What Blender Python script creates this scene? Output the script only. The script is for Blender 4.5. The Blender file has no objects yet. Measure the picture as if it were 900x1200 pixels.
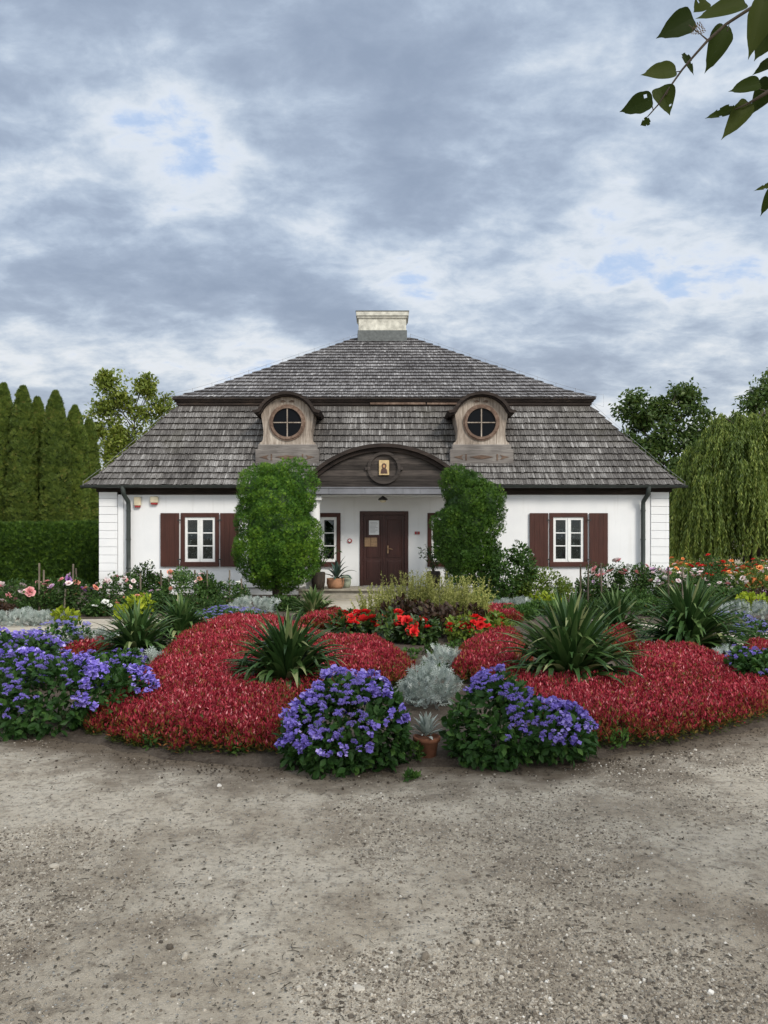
import bpy, math, random
import numpy as np
from math import radians as rad, sin, cos, pi

C = bpy.context.scene
COL = C.collection
# ------------------------------------------------------------------ camera, sky, sun, exposure
EYE = 1.6
F = 900.0                      # focal length in pixels of the 900 x 1200 photograph
HOR = 630.0                    # row of the horizon
cam = bpy.data.cameras.new("camera"); camo = bpy.data.objects.new("camera", cam); COL.objects.link(camo)
camo.location = (0, 0, EYE); camo.rotation_euler = (rad(90), 0, 0)
cam.sensor_fit = 'VERTICAL'; cam.sensor_height = 36.0; cam.lens = 36.0 * F / 1200.0
cam.shift_y = (HOR - 600.0) / 1200.0
cam.clip_start = 0.05; cam.clip_end = 3000
C.camera = camo
C.view_settings.view_transform = 'Standard'; C.view_settings.look = 'None'
C.view_settings.gamma = 1.0; C.view_settings.use_curve_mapping = False
C.view_settings.exposure = 0.40
SUN_EL, SUN_AZ = 38.0, 142.0     # azimuth clockwise from +Y: behind the camera on the right
SUN_STRENGTH, SUN_ANGLE = 2.2, 16.0
sun = bpy.data.lights.new("sun", 'SUN'); suno = bpy.data.objects.new("sun", sun); COL.objects.link(suno)
sun.energy = SUN_STRENGTH; sun.angle = rad(SUN_ANGLE); sun.color = (1.0, 0.925, 0.82)
suno.rotation_euler = (rad(90 - SUN_EL), 0, rad(180 - SUN_AZ) + 0.0)
suno.location = (10, -10, 20)

world = bpy.data.worlds.new("World"); C.world = world; world.use_nodes = True
wn = world.node_tree.nodes; wl = world.node_tree.links
for n in list(wn): wn.remove(n)
def W(t, **k):
    n = wn.new(t)
    for a, b in k.items(): setattr(n, a, b)
    return n
def wmath(op, a, b=None, clamp=False):
    n = W('ShaderNodeMath', operation=op, use_clamp=clamp)
    for i, q in enumerate((a, b)):
        if q is None: continue
        if isinstance(q, (int, float)): n.inputs[i].default_value = q
        else: wl.new(q, n.inputs[i])
    return n.outputs[0]
def wmap(v, a, b, c=0.0, d=1.0, kind='SMOOTHSTEP'):
    n = W('ShaderNodeMapRange', interpolation_type=kind)
    wl.new(v, n.inputs[0])
    for i, q in enumerate((a, b, c, d)): n.inputs[i + 1].default_value = q
    return n.outputs[0]
sky = W('ShaderNodeTexSky', sky_type='NISHITA', sun_disc=False)
sky.sun_elevation = rad(SUN_EL); sky.sun_rotation = rad(SUN_AZ)
skm = W('ShaderNodeMix', data_type='RGBA', blend_type='MULTIPLY'); skm.inputs[0].default_value = 1.0
wl.new(sky.outputs[0], skm.inputs[6]); skm.inputs[7].default_value = (0.15, 0.15, 0.15, 1)
tc = W('ShaderNodeTexCoord'); sp = W('ShaderNodeSeparateXYZ'); wl.new(tc.outputs['Generated'], sp.inputs[0])
dx, dy, dz = sp.outputs
zc = wmath('ADD', wmath('MAXIMUM', dz, 0.0), 0.30)
cb = W('ShaderNodeCombineXYZ'); wl.new(wmath('DIVIDE', dx, zc), cb.inputs[0]); wl.new(wmath('DIVIDE', dy, zc), cb.inputs[1])
def wnoise(scale, detail, rough, off, dist=0.0, sx=1.0):
    mp = W('ShaderNodeMapping'); wl.new(cb.outputs[0], mp.inputs[0])
    mp.inputs['Location'].default_value = off; mp.inputs['Scale'].default_value = (sx, 1, 1)
    n = W('ShaderNodeTexNoise'); wl.new(mp.outputs[0], n.inputs['Vector'])
    n.inputs['Scale'].default_value = scale; n.inputs['Detail'].default_value = detail
    n.inputs['Roughness'].default_value = rough; n.inputs['Distortion'].default_value = dist
    return n.outputs['Fac']
nA = wnoise(2.7, 12, 0.55, (5.1, 0.9, 1.2), 0.05, 0.85)
nB = wnoise(11.0, 10, 0.62, (1.1, 7.3, 4.0), 0.25, 0.75)
nC = wnoise(1.4, 3, 0.5, (8.4, 2.2, 1.0))
dens = wmath('ADD', wmath('ADD', wmath('MULTIPLY', nA, 0.60), wmath('MULTIPLY', nB, 0.25)), wmath('MULTIPLY', nC, 0.18))
dens = wmath('SUBTRACT', dens, wmap(dz, 0.30, 0.08, 0.016, 0.062))
ramp = W('ShaderNodeValToRGB'); wl.new(dens, ramp.inputs[0])
cr = ramp.color_ramp; cr.interpolation = 'B_SPLINE'
stops = [(0.385, (0.36, 0.47, 0.66)), (0.42, (0.60, 0.635, 0.68)), (0.455, (0.49, 0.548, 0.622)), (0.495, (0.36, 0.432, 0.536)),
         (0.54, (0.282, 0.342, 0.442)), (0.62, (0.218, 0.272, 0.366))]
while len(cr.elements) < len(stops): cr.elements.new(0.5)
for e, (p, c) in zip(cr.elements, stops): e.position = p; e.color = (*c, 1)
hole = wmap(dens, 0.30, 0.40)
hz = W('ShaderNodeMix', data_type='RGBA', blend_type='MULTIPLY'); wl.new(wmap(dz, 0.36, 0.08), hz.inputs[0]); wl.new(ramp.outputs[0], hz.inputs[6]); hz.inputs[7].default_value = (1.14, 1.08, 1.0, 1)
mx = W('ShaderNodeMix', data_type='RGBA'); wl.new(hole, mx.inputs[0]); wl.new(skm.outputs[2], mx.inputs[6]); wl.new(hz.outputs[2], mx.inputs[7])
# the cloud deck is brighter overhead and behind the camera, where the veiled sun stands
lift = wmath('ADD', wmath('ADD', 1.0, wmap(dz, 0.58, 0.92, 0.0, 1.5)), wmap(wmath('MULTIPLY', dy, -1.0), 0.0, 0.8, 0.0, 0.9))
bgn = W('ShaderNodeBackground'); 
warm = W('ShaderNodeMix', data_type='RGBA'); wl.new(wmap(lift, 1.0, 2.2), warm.inputs[0]); wl.new(mx.outputs[2], warm.inputs[6])
wt = W('ShaderNodeMix', data_type='RGBA', blend_type='MULTIPLY'); wt.inputs[0].default_value = 1.0; wl.new(mx.outputs[2], wt.inputs[6]); wt.inputs[7].default_value = (1.10, 1.01, 0.88, 1); wl.new(wt.outputs[2], warm.inputs[7])
wl.new(warm.outputs[2], bgn.inputs[0]); wl.new(lift, bgn.inputs[1])
out = W('ShaderNodeOutputWorld'); wl.new(bgn.outputs[0], out.inputs[0])

# ------------------------------------------------------------------ helpers: noise, mesh collector, objects
rng = np.random.default_rng(7)
random.seed(7)
def _hash(i, j, s):
    h = (i * 374761393 + j * 668265263 + s * 974634777) & 0xffffffff
    h = ((h ^ (h >> 13)) * 1274126177) & 0xffffffff
    return ((h ^ (h >> 16)) & 0xffff) / 65535.0
def vnoise(x, y, s=0):
    x = np.asarray(x, float); y = np.asarray(y, float)
    i = np.floor(x).astype(np.int64); j = np.floor(y).astype(np.int64)
    u = x - i; v = y - j; u = u * u * (3 - 2 * u); v = v * v * (3 - 2 * v)
    return (_hash(i, j, s) * (1 - u) * (1 - v) + _hash(i + 1, j, s) * u * (1 - v)
            + _hash(i, j + 1, s) * (1 - u) * v + _hash(i + 1, j + 1, s) * u * v)
def fbm(x, y, s=0, o=4):
    a = 0.5; t = 0; r = 0
    for k in range(o):
        r = r + a * vnoise(np.asarray(x) * 2 ** k, np.asarray(y) * 2 ** k, s + k); t += a; a *= 0.5
    return r / t
def nrm(a):
    a = np.asarray(a, float); return a / (np.linalg.norm(a, axis=-1, keepdims=True) + 1e-9)

class MB:
    """collects geometry for ONE mesh object"""
    def __init__(s): s.v = []; s.l = []; s.t = []; s.r = []; s.m = []; s.s = []; s.n = 0
    def add(s, V, Fc, rnd=0.5, mi=0, smooth=False):
        V = np.asarray(V, float).reshape(-1, 3)
        if isinstance(Fc, np.ndarray):
            k = Fc.shape[1]; nf = len(Fc); s.l.append((Fc + s.n).ravel()); s.t.append(np.full(nf, k))
        else:
            nf = len(Fc); s.l.append(np.concatenate([np.asarray(f) for f in Fc]) + s.n); s.t.append(np.array([len(f) for f in Fc]))
        s.r.append(np.broadcast_to(np.asarray(rnd, float), (nf,)))
        s.m.append(np.full(nf, mi)); s.s.append(np.full(nf, smooth)); s.v.append(V); s.n += len(V); return s
    def box(s, x0, x1, y0, y1, z0, z1, rnd=0.5, mi=0, rz=None):
        V = np.array([[x, y, z] for z in (z0, z1) for (x, y) in ((x0, y0), (x1, y0), (x1, y1), (x0, y1))], float)
        s.add(V, np.array([[3, 2, 1, 0], [4, 5, 6, 7], [0, 1, 5, 4], [1, 2, 6, 5], [2, 3, 7, 6], [3, 0, 4, 7]]), rnd, mi); return s
    def bbox(s, x0, x1, y0, y1, z0, z1, b=0.01, rnd=0.5, mi=0):
        """box whose vertical front edges and top edges are chamfered"""
        o = [(x0 + b, y0), (x1 - b, y0), (x1, y0 + b), (x1, y1 - b), (x1 - b, y1), (x0 + b, y1), (x0, y1 - b), (x0, y0 + b)]
        i = [(min(max(x, x0 + b), x1 - b), min(max(y, y0 + b), y1 - b)) for x, y in o]
        V = [(x, y, z0) for x, y in o] + [(x, y, z1 - b) for x, y in o] + [(x, y, z1) for x, y in i]
        Fc = [list(range(7, -1, -1))] + [[k, (k + 1) % 8, 8 + (k + 1) % 8, 8 + k] for k in range(8)] + \
             [[8 + k, 8 + (k + 1) % 8, 16 + (k + 1) % 8, 16 + k] for k in range(8)] + [list(range(16, 24))]
        s.add(V, Fc, rnd, mi); return s
    def tube(s, P, R, n=6, rnd=0.5, mi=0, cap=True):
        P = np.asarray(P, float); R = np.broadcast_to(np.asarray(R, float), (len(P),))
        T = nrm(np.gradient(P, axis=0)); up = np.array([0.13, 0.31, 0.94])
        if abs(T[0] @ up) > 0.93: up = np.array([1.0, 0.1, 0.0])
        A = nrm(np.cross(T, up)); B = np.cross(T, A); a = np.arange(n) * 2 * pi / n
        V = P[:, None] + R[:, None, None] * (A[:, None] * np.cos(a)[None, :, None] + B[:, None] * np.sin(a)[None, :, None])
        k = len(P); i = np.arange(n); Fq = []
        for q in range(k - 1):
            Fq.append(np.stack([q * n + i, q * n + (i + 1) % n, (q + 1) * n + (i + 1) % n, (q + 1) * n + i], 1))
        s.add(V.reshape(-1, 3), np.concatenate(Fq), rnd, mi, True)
        if cap:
            s.add(V[-1], [list(range(n))], rnd, mi); s.add(V[0], [list(range(n))[::-1]], rnd, mi)
        return s
    def lathe(s, prof, cx=0, cy=0, n=24, rnd=0.5, mi=0, smooth=True):
        a = np.arange(n) * 2 * pi / n; prof = np.asarray(prof, float)
        V = np.stack([cx + prof[:, 0:1] * np.cos(a), cy + prof[:, 0:1] * np.sin(a), np.repeat(prof[:, 1:2], n, 1)], 2).reshape(-1, 3)
        i = np.arange(n); Fq = [np.stack([q * n + i, q * n + (i + 1) % n, (q + 1) * n + (i + 1) % n, (q + 1) * n + i], 1) for q in range(len(prof) - 1)]
        s.add(V, np.concatenate(Fq), rnd, mi, smooth); return s
    def prism(s, outline, y0, y1, rnd=0.5, mi=0):
        """closed outline in (x, z), extruded from y0 (front) to y1"""
        n = len(outline)
        V = [(x, y0, z) for x, z in outline] + [(x, y1, z) for x, z in outline]
        s.add(V, [list(range(n)), list(range(2 * n - 1, n - 1, -1))] + [[i, n + i, n + (i + 1) % n, (i + 1) % n] for i in range(n)], rnd, mi); return s
    def strip(s, inner, outer, y0, y1, rnd=0.5, mi=0):
        """band between two equal-length polylines in (x, z), extruded in y"""
        n = len(inner)
        V = [(x, y0, z) for x, z in inner] + [(x, y0, z) for x, z in outer] + [(x, y1, z) for x, z in inner] + [(x, y1, z) for x, z in outer]
        Fc = []
        for i in range(n - 1):
            j = i + 1
            Fc += [[i, j, n + j, n + i], [2 * n + j, 2 * n + i, 3 * n + i, 3 * n + j], [j, i, 2 * n + i, 2 * n + j], [n + i, n + j, 3 * n + j, 3 * n + i]]
        Fc += [[0, n, 3 * n, 2 * n], [n - 1, 3 * n - 1, 4 * n - 1, 2 * n - 1]]
        s.add(V, Fc, rnd, mi); return s
    def inst(s, T, P, M, S, rnd, mi=0, smooth=False):
        """many copies of a small template (verts, faces) inside this one mesh"""
        tv, tf = T; P = np.asarray(P, float); N = len(P); S = np.asarray(S, float)
        if N == 0: return s
        if S.ndim == 0: S = np.full((N, 3), float(S))
        if S.ndim == 1: S = np.repeat(S[:, None], 3, 1)
        V = np.einsum('nij,nkj->nki', M, tv[None] * S[:, None, :]) + P[:, None, :]
        Fc = (tf[None] + (np.arange(N) * len(tv))[:, None, None]).reshape(-1, tf.shape[1])
        s.add(V.reshape(-1, 3), Fc, np.repeat(np.broadcast_to(np.asarray(rnd, float), (N,)), len(tf)), mi, smooth); return s
    def mesh(s, name, mats, org=(0, 0, 0)):
        me = bpy.data.meshes.new(name); V = np.concatenate(s.v) - np.asarray(org, float)
        L = np.concatenate(s.l).astype(np.int32); T = np.concatenate(s.t).astype(np.int32)
        me.vertices.add(len(V)); me.vertices.foreach_set('co', V.astype(np.float32).ravel())
        me.loops.add(len(L)); me.loops.foreach_set('vertex_index', L)
        me.polygons.add(len(T)); st = np.zeros(len(T), np.int32); st[1:] = np.cumsum(T)[:-1]
        me.polygons.foreach_set('loop_start', st)
        if not isinstance(mats, (list, tuple)): mats = [mats]
        for m in mats: me.materials.append(m)
        me.polygons.foreach_set('material_index', np.concatenate(s.m).astype(np.int32))
        me.polygons.foreach_set('use_smooth', np.concatenate(s.s).astype(bool))
        me.update(calc_edges=True)
        a = me.attributes.new('rnd', 'FLOAT', 'FACE'); a.data.foreach_set('value', np.concatenate(s.r).astype(np.float32))
        return me
    def build(s, name, mats, parent=None, loc=None):
        """parts are built in world coordinates when their thing has a place already, else locally"""
        org = ORG.get(parent.name, (0, 0, 0)) if parent is not None else (loc or (0, 0, 0))
        o = bpy.data.objects.new(name, s.mesh(name, mats, org)); COL.objects.link(o)
        if parent is not None: o.parent = parent; ORG[o.name] = org
        elif loc: o.location = loc
        return o
ORG = {}
def tag(o, label=None, cat=None, group=None, kind=None):
    if label: o['label'] = label
    if cat: o['category'] = cat
    if group: o['group'] = group
    if kind: o['kind'] = kind
    return o
def thing(name, label, cat, loc=(0, 0, 0), group=None, world_parts=False):
    o = bpy.data.objects.new(name, None); COL.objects.link(o); o.location = loc; o.empty_display_size = 0.1
    if world_parts: ORG[o.name] = tuple(loc)
    return tag(o, label, cat, group)
def kids(o): return [c for c in ALLKIDS.get(o.name, [])]
ALLKIDS = {}
def attach(name, mesh, parent, loc=(0, 0, 0), rot=(0, 0, 0), sc=1.0):
    o = bpy.data.objects.new(name, mesh); COL.objects.link(o); o.parent = parent; o.location = loc; o.rotation_euler = rot; o.scale = (sc,) * 3
    return o
def copy_tree(o, parent=None):
    c = o.copy(); COL.objects.link(c)
    if parent is not None: c.parent = parent
    for ch in o.children: copy_tree(ch, c)
    return c
def frames(Y, N):
    """rotation matrices whose columns are x (width), y (length), z (face normal)"""
    Y = nrm(Y); X = nrm(np.cross(Y, N)); Z = np.cross(X, Y); return np.stack([X, Y, Z], 2)
def rdir(n, r=None):
    return nrm((r or rng).normal(size=(n, 3)))
def bedz(x, y):
    r2 = (np.asarray(x) / 5.2) ** 2 + ((np.asarray(y) - 10.9) / 5.55) ** 2
    return np.where(r2 < 1, 0.035 + 0.06 * (1 - np.clip(r2, 0, 1)), 0.0) * np.clip((1.02 - r2) / 0.12, 0, 1)
def gz(x, y):
    """height of the ground sheet"""
    x = np.asarray(x, float); y = np.asarray(y, float)
    near = np.clip((14 - np.hypot(x, y)) / 4, 0, 1)
    return near * (0.05 * (fbm(x * 0.7, y * 0.7, 3) - 0.5) + 0.022 * (fbm(x * 4, y * 4, 9, 3) - 0.5))
def ground_at(px, py, dz=0.0):
    """ground point seen at a pixel of the photograph"""
    z = dz
    for _ in range(6):
        Y = F * (EYE - z) / (py - HOR); X = (px - 450) * Y / F; z = dz + float(bedz(X, Y))
    return X, Y
def zat(py, Y): return EYE - (py - HOR) * Y / F

# ------------------------------------------------------------------ materials
def newmat(name):
    m = bpy.data.materials.new(name); m.use_nodes = True; t = m.node_tree
    for n in list(t.nodes): t.nodes.remove(n)
    return m, t
class NT:
    def __init__(s, t): s.t = t
    def n(s, ty, ins=None, **k):
        o = s.t.nodes.new(ty)
        for a, b in k.items(): setattr(o, a, b)
        for a, b in (ins or {}).items():
            if hasattr(b, 'is_output'): s.t.links.new(b, o.inputs[a])
            else:
                try: o.inputs[a].default_value = b
                except Exception: o.inputs[a].default_value = (*b, 1)
        return o
    def ramp(s, fac, stops, interp='LINEAR'):
        r = s.n('ShaderNodeValToRGB', {0: fac}); e = r.color_ramp; e.interpolation = interp
        while len(e.elements) < len(stops): e.elements.new(0.5)
        for q, (p, c) in zip(e.elements, stops): q.position = p; q.color = (*c, 1)
        return r.outputs[0]
    def mix(s, f, a, b, bt='MIX'):
        m = s.n('ShaderNodeMix', data_type='RGBA', blend_type=bt)
        for i, q in ((0, f), (6, a), (7, b)):
            if hasattr(q, 'is_output'): s.t.links.new(q, m.inputs[i])
            else: m.inputs[i].default_value = q if i == 0 else (*q, 1)
        return m.outputs[2]
    def noise(s, scale, detail=4, rough=0.55, vec=None, sc=(1, 1, 1), dist=0.0):
        if vec is None: vec = s.n('ShaderNodeTexCoord').outputs['Object']
        mp = s.n('ShaderNodeMapping', {0: vec, 'Scale': sc})
        return s.n('ShaderNodeTexNoise', {'Vector': mp.outputs[0], 'Scale': scale, 'Detail': detail, 'Roughness': rough, 'Distortion': dist}).outputs['Fac']
    def bump(s, h, st=0.3, d=0.02):
        return s.n('ShaderNodeBump', {'Height': h, 'Strength': st, 'Distance': d}).outputs[0]
    def rng(s, v, a, b, c=0.0, d=1.0):
        return s.n('ShaderNodeMapRange', {0: v, 1: a, 2: b, 3: c, 4: d}).outputs[0]
    def bsdf(s, col, rough=0.7, spec=0.3, nor=None, metal=0.0):
        b = s.n('ShaderNodeBsdfPrincipled', {'Base Color': col, 'Roughness': rough, 'Specular IOR Level': spec, 'Metallic': metal})
        if nor is not None: s.t.links.new(nor, b.inputs['Normal'])
        return b.outputs[0]
    def out(s, sh): s.n('ShaderNodeOutputMaterial', {0: sh})
def leaf_mat(name, stops, trans=0.3, rough=0.5, spec=0.35, vary=0.25):
    m, t = newmat(name); q = NT(t)
    a = q.n('ShaderNodeAttribute', attribute_name='rnd').outputs['Fac']
    col = q.ramp(a, stops)
    oi = q.n('ShaderNodeObjectInfo').outputs['Random']
    hs = q.n('ShaderNodeHueSaturation', {'Color': col, 'Value': q.rng(oi, 0, 1, 1 - vary, 1 + vary)}).outputs[0]
    p = q.bsdf(hs, rough, spec)
    tr = q.n('ShaderNodeBsdfTranslucent', {0: hs}).outputs[0]
    q.out(q.n('ShaderNodeMixShader', {0: trans, 1: p, 2: tr}).outputs[0]); return m
def plain_mat(name, col, rough=0.6, spec=0.3, var=0.15, scale=6.0, bump=0.15, sc=(1, 1, 1), metal=0.0):
    m, t = newmat(name); q = NT(t)
    nz = q.noise(scale, 6, 0.6, sc=sc)
    d = tuple(c * (1 - var) for c in col); l = tuple(min(1, c * (1 + var)) for c in col)
    q.out(q.bsdf(q.ramp(nz, [(0.3, d), (0.7, l)]), rough, spec, q.bump(nz, bump, 0.01), metal)); return m
def wood_mat(name, stops, sc=(2, 2, 14), scale=3.0, rough=0.75, spec=0.2, use_rnd=True):
    m, t = newmat(name); q = NT(t)
    g = q.noise(scale, 8, 0.65, sc=sc, dist=0.6); f = q.noise(1.7, 3, 0.5)
    a = q.n('ShaderNodeAttribute', attribute_name='rnd').outputs['Fac']
    v = q.n('ShaderNodeMath', {0: g, 1: q.rng(f, 0.3, 0.7, -0.12, 0.12)}, operation='ADD').outputs[0]
    if use_rnd: v = q.n('ShaderNodeMath', {0: v, 1: q.rng(a, 0, 1, -0.2, 0.2)}, operation='ADD').outputs[0]
    q.out(q.bsdf(q.ramp(v, stops), rough, spec, q.bump(g, 0.35, 0.012))); return m
M = {}
# plaster
m, t = newmat('white_plaster'); q = NT(t)
tcz = q.n('ShaderNodeTexCoord').outputs['Object']; zz = q.n('ShaderNodeSeparateXYZ', {0: tcz}).outputs[2]
n1 = q.noise(1.3, 5, 0.6); n2 = q.noise(40, 4, 0.6); st = q.noise(2.2, 5, 0.6, sc=(3, 3, 0.25))
base = q.mix(q.rng(n1, 0.35, 0.7), (0.80, 0.81, 0.82), (0.74, 0.755, 0.77))
base = q.mix(q.rng(st, 0.56, 0.78, 0, 0.35), base, (0.55, 0.55, 0.53))
dirt = q.n('ShaderNodeMath', {0: q.rng(zz, 0.75, 0.05, 0, 1), 1: q.rng(n1, 0.32, 0.62, 0, 0.6)}, operation='MULTIPLY').outputs[0]
base = q.mix(dirt, base, (0.42, 0.39, 0.33))
q.out(q.bsdf(base, 0.85, 0.15, q.bump(n2, 0.12, 0.01))); M['plaster'] = m
# shingles
def shingle_mat(name, dark, mid, light, moss):
    m, t = newmat(name); q = NT(t)
    a = q.n('ShaderNodeAttribute', attribute_name='rnd').outputs['Fac']
    g = q.noise(5, 7, 0.65, sc=(8, 8, 0.8)); pt = q.noise(0.8, 4, 0.6)
    v = q.n('ShaderNodeMath', {0: a, 1: q.rng(g, 0.25, 0.75, -0.36, 0.36)}, operation='ADD').outputs[0]
    v = q.n('ShaderNodeMath', {0: v, 1: q.rng(pt, 0.3, 0.7, -0.22, 0.22)}, operation='ADD').outputs[0]
    c = q.ramp(v, [(0.0, dark), (0.5, mid), (0.95, light)])
    c = q.mix(q.rng(q.noise(0.6, 5, 0.65), 0.56, 0.75, 0, 0.5), c, moss)
    q.out(q.bsdf(c, 0.7, 0.3, q.bump(g, 0.5, 0.02))); M[name] = m
shingle_mat('shingle_lower', (0.036, 0.032, 0.030), (0.120, 0.112, 0.106), (0.33, 0.32, 0.31), (0.075, 0.070, 0.050))
shingle_mat('shingle_upper', (0.045, 0.041, 0.042), (0.15, 0.144, 0.147), (0.37, 0.36, 0.36), (0.10, 0.09, 0.085))
M['roof_board'] = plain_mat('roof_board', (0.03, 0.026, 0.023), 0.9, 0.1)
M['dark_wood'] = wood_mat('dark_wood', [(0.25, (0.012, 0.009, 0.008)), (0.6, (0.035, 0.026, 0.022)), (0.85, (0.10, 0.07, 0.052))], sc=(0.6, 3, 6))
M['tympanum'] = wood_mat('tympanum_boards', [(0.2, (0.016, 0.013, 0.012)), (0.5, (0.045, 0.038, 0.034)), (0.8, (0.11, 0.092, 0.082))], sc=(0.5, 3, 9))
M['dormer_wood'] = wood_mat('dormer_wood', [(0.25, (0.12, 0.095, 0.075)), (0.5, (0.30, 0.252, 0.21)), (0.75, (0.54, 0.48, 0.415))], sc=(7, 3, 0.7))
M['grey_wood'] = wood_mat('grey_wood', [(0.2, (0.07, 0.062, 0.058)), (0.5, (0.16, 0.145, 0.135)), (0.8, (0.27, 0.25, 0.23))], sc=(0.6, 3, 7))
M['carving'] = wood_mat('carved_wood', [(0.2, (0.05, 0.032, 0.024)), (0.5, (0.12, 0.08, 0.06)), (0.8, (0.2, 0.14, 0.10))], sc=(2, 3, 7))
M['ring_wood'] = wood_mat('ring_wood', [(0.2, (0.05, 0.032, 0.024)), (0.5, (0.15, 0.10, 0.075)), (0.8, (0.30, 0.22, 0.17))], sc=(3, 3, 3))
M['brown_paint'] = wood_mat('brown_paint', [(0.2, (0.036, 0.011, 0.007)), (0.5, (0.056, 0.017, 0.011)), (0.85, (0.082, 0.028, 0.019))], sc=(7, 3, 0.5), rough=0.5, spec=0.35)
M['door_paint'] = wood_mat('door_paint', [(0.2, (0.026, 0.007, 0.005)), (0.5, (0.042, 0.011, 0.008)), (0.85, (0.064, 0.018, 0.013))], sc=(7, 3, 0.5), rough=0.45, spec=0.4)
M['white_paint'] = plain_mat('white_paint', (0.76, 0.77, 0.76), 0.5, 0.35, 0.07, 12, 0.08)
M['drain'] = plain_mat('drain_metal', (0.032, 0.040, 0.037), 0.45, 0.5, 0.3, 5, 0.05)
M['flashing'] = plain_mat('grey_flashing', (0.17, 0.175, 0.195), 0.5, 0.4, 0.2, 3, 0.05)
M['lead'] = plain_mat('lead', (0.10, 0.11, 0.11), 0.6, 0.4, 0.3, 8, 0.1)
M['iron'] = plain_mat('iron', (0.02, 0.018, 0.016), 0.5, 0.5)
M['wire'] = plain_mat('galvanised_wire', (0.30, 0.30, 0.31), 0.5, 0.5, metal=0.6)
M['stone'] = plain_mat('step_stone', (0.27, 0.245, 0.20), 0.85, 0.2, 0.3, 5, 0.3)
M['gold'] = plain_mat('gilt', (0.50, 0.37, 0.19), 0.4, 0.5, 0.25, 20, 0.1)
M['icon_dark'] = plain_mat('icon_paint', (0.07, 0.035, 0.025), 0.5, 0.4, 0.5, 40)
M['icon_skin'] = plain_mat('icon_face', (0.45, 0.25, 0.12), 0.5, 0.3)
M['paper'] = plain_mat('paper', (0.74, 0.76, 0.78), 0.7, 0.2, 0.05)
M['ink'] = plain_mat('ink', (0.25, 0.26, 0.28), 0.7, 0.2)
M['brass'] = plain_mat('brass_plate', (0.25, 0.155, 0.08), 0.4, 0.5, 0.25, 20, 0.05)
M['cream'] = plain_mat('cream_plastic', (0.62, 0.55, 0.40), 0.5, 0.3)
M['red_plastic'] = plain_mat('red_plastic', (0.32, 0.03, 0.03), 0.4, 0.4)
M['terracotta'] = plain_mat('terracotta', (0.36, 0.19, 0.11), 0.8, 0.2, 0.25, 7, 0.15)
M['old_terracotta'] = plain_mat('old_terracotta', (0.22, 0.095, 0.055), 0.85, 0.2, 0.4, 9, 0.25)
M['dark_pot'] = wood_mat('dark_pot', [(0.2, (0.014, 0.011, 0.009)), (0.5, (0.035, 0.028, 0.022)), (0.8, (0.08, 0.06, 0.045))], sc=(6, 6, 0.6))
M['stake'] = wood_mat('stake_wood', [(0.2, (0.06, 0.05, 0.038)), (0.5, (0.15, 0.125, 0.095)), (0.8, (0.28, 0.235, 0.18))], sc=(8, 8, 1))
M['bark'] = wood_mat('bark', [(0.2, (0.022, 0.017, 0.012)), (0.5, (0.065, 0.052, 0.04)), (0.8, (0.14, 0.115, 0.09))], sc=(6, 6, 0.8), rough=0.9)
M['stem'] = plain_mat('green_stem', (0.05, 0.075, 0.022), 0.6, 0.3)
M['twig'] = plain_mat('twig', (0.07, 0.06, 0.045), 0.7, 0.2)
# glass: clear pane with sky reflections
m, t = newmat('glass'); q = NT(t)
fr = q.n('ShaderNodeFresnel', {'IOR': 1.35}).outputs[0]
gl = q.n('ShaderNodeBsdfGlossy', {'Color': (0.9, 0.95, 1), 'Roughness': 0.02}).outputs[0]
tp = q.n('ShaderNodeBsdfTransparent', {0: (0.82, 0.86, 0.85)}).outputs[0]
q.out(q.n('ShaderNodeMixShader', {0: q.rng(fr, 0, 1, 0.0, 1.0), 1: tp, 2: gl}).outputs[0]); M['glass'] = m
# lace curtain
m, t = newmat('lace'); q = NT(t)
vo = q.n('ShaderNodeTexVoronoi', {'Vector': q.n('ShaderNodeTexCoord').outputs['Object'], 'Scale': 11.0}, feature='DISTANCE_TO_EDGE').outputs[0]
nz = q.noise(9, 4, 0.6)
th = q.n('ShaderNodeMath', {0: q.rng(vo, 0.02, 0.12, 1, 0), 1: q.rng(nz, 0.50, 0.62)}, operation='MULTIPLY').outputs[0]
al = q.rng(th, 0, 1, 0.03, 0.5)
q.out(q.n('ShaderNodeMixShader', {0: al, 1: q.n('ShaderNodeBsdfTransparent').outputs[0], 2: q.bsdf((0.72, 0.76, 0.74), 0.9, 0.1)}).outputs[0]); M['lace'] = m
M['interior'] = plain_mat('room', (0.055, 0.07, 0.065), 0.9, 0.1)
# ground
m, t = newmat('gravel_ground'); q = NT(t)
big = q.noise(0.55, 6, 0.62, dist=0.4); midn = q.noise(2.6, 7, 0.65); fine = q.noise(22, 5, 0.7); grit = q.noise(120, 3, 0.7)
vor = q.n('ShaderNodeTexVoronoi', {'Vector': q.n('ShaderNodeTexCoord').outputs['Object'], 'Scale': 55.0, 'Randomness': 1.0})
c = q.ramp(q.n('ShaderNodeMath', {0: q.rng(big, 0, 1, 0, 0.6), 1: q.rng(midn, 0, 1, 0, 0.4)}, operation='ADD').outputs[0],
           [(0.38, (0.215, 0.172, 0.127)), (0.46, (0.395, 0.336, 0.26)), (0.54, (0.54, 0.475, 0.382)), (0.66, (0.62, 0.56, 0.465))])
c = q.mix(q.rng(fine, 0.48, 0.64, 0, 0.55), c, (0.19, 0.16, 0.125))
c = q.mix(q.rng(q.noise(5.5, 6, 0.7), 0.52, 0.68, 0, 0.55), c, (0.13, 0.105, 0.08))
c = q.mix(q.rng(grit, 0.5, 0.7, 0, 0.6), c, (0.45, 0.41, 0.35))
vc = q.n('ShaderNodeSeparateColor', {0: vor.outputs['Color']}).outputs[0]
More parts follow.
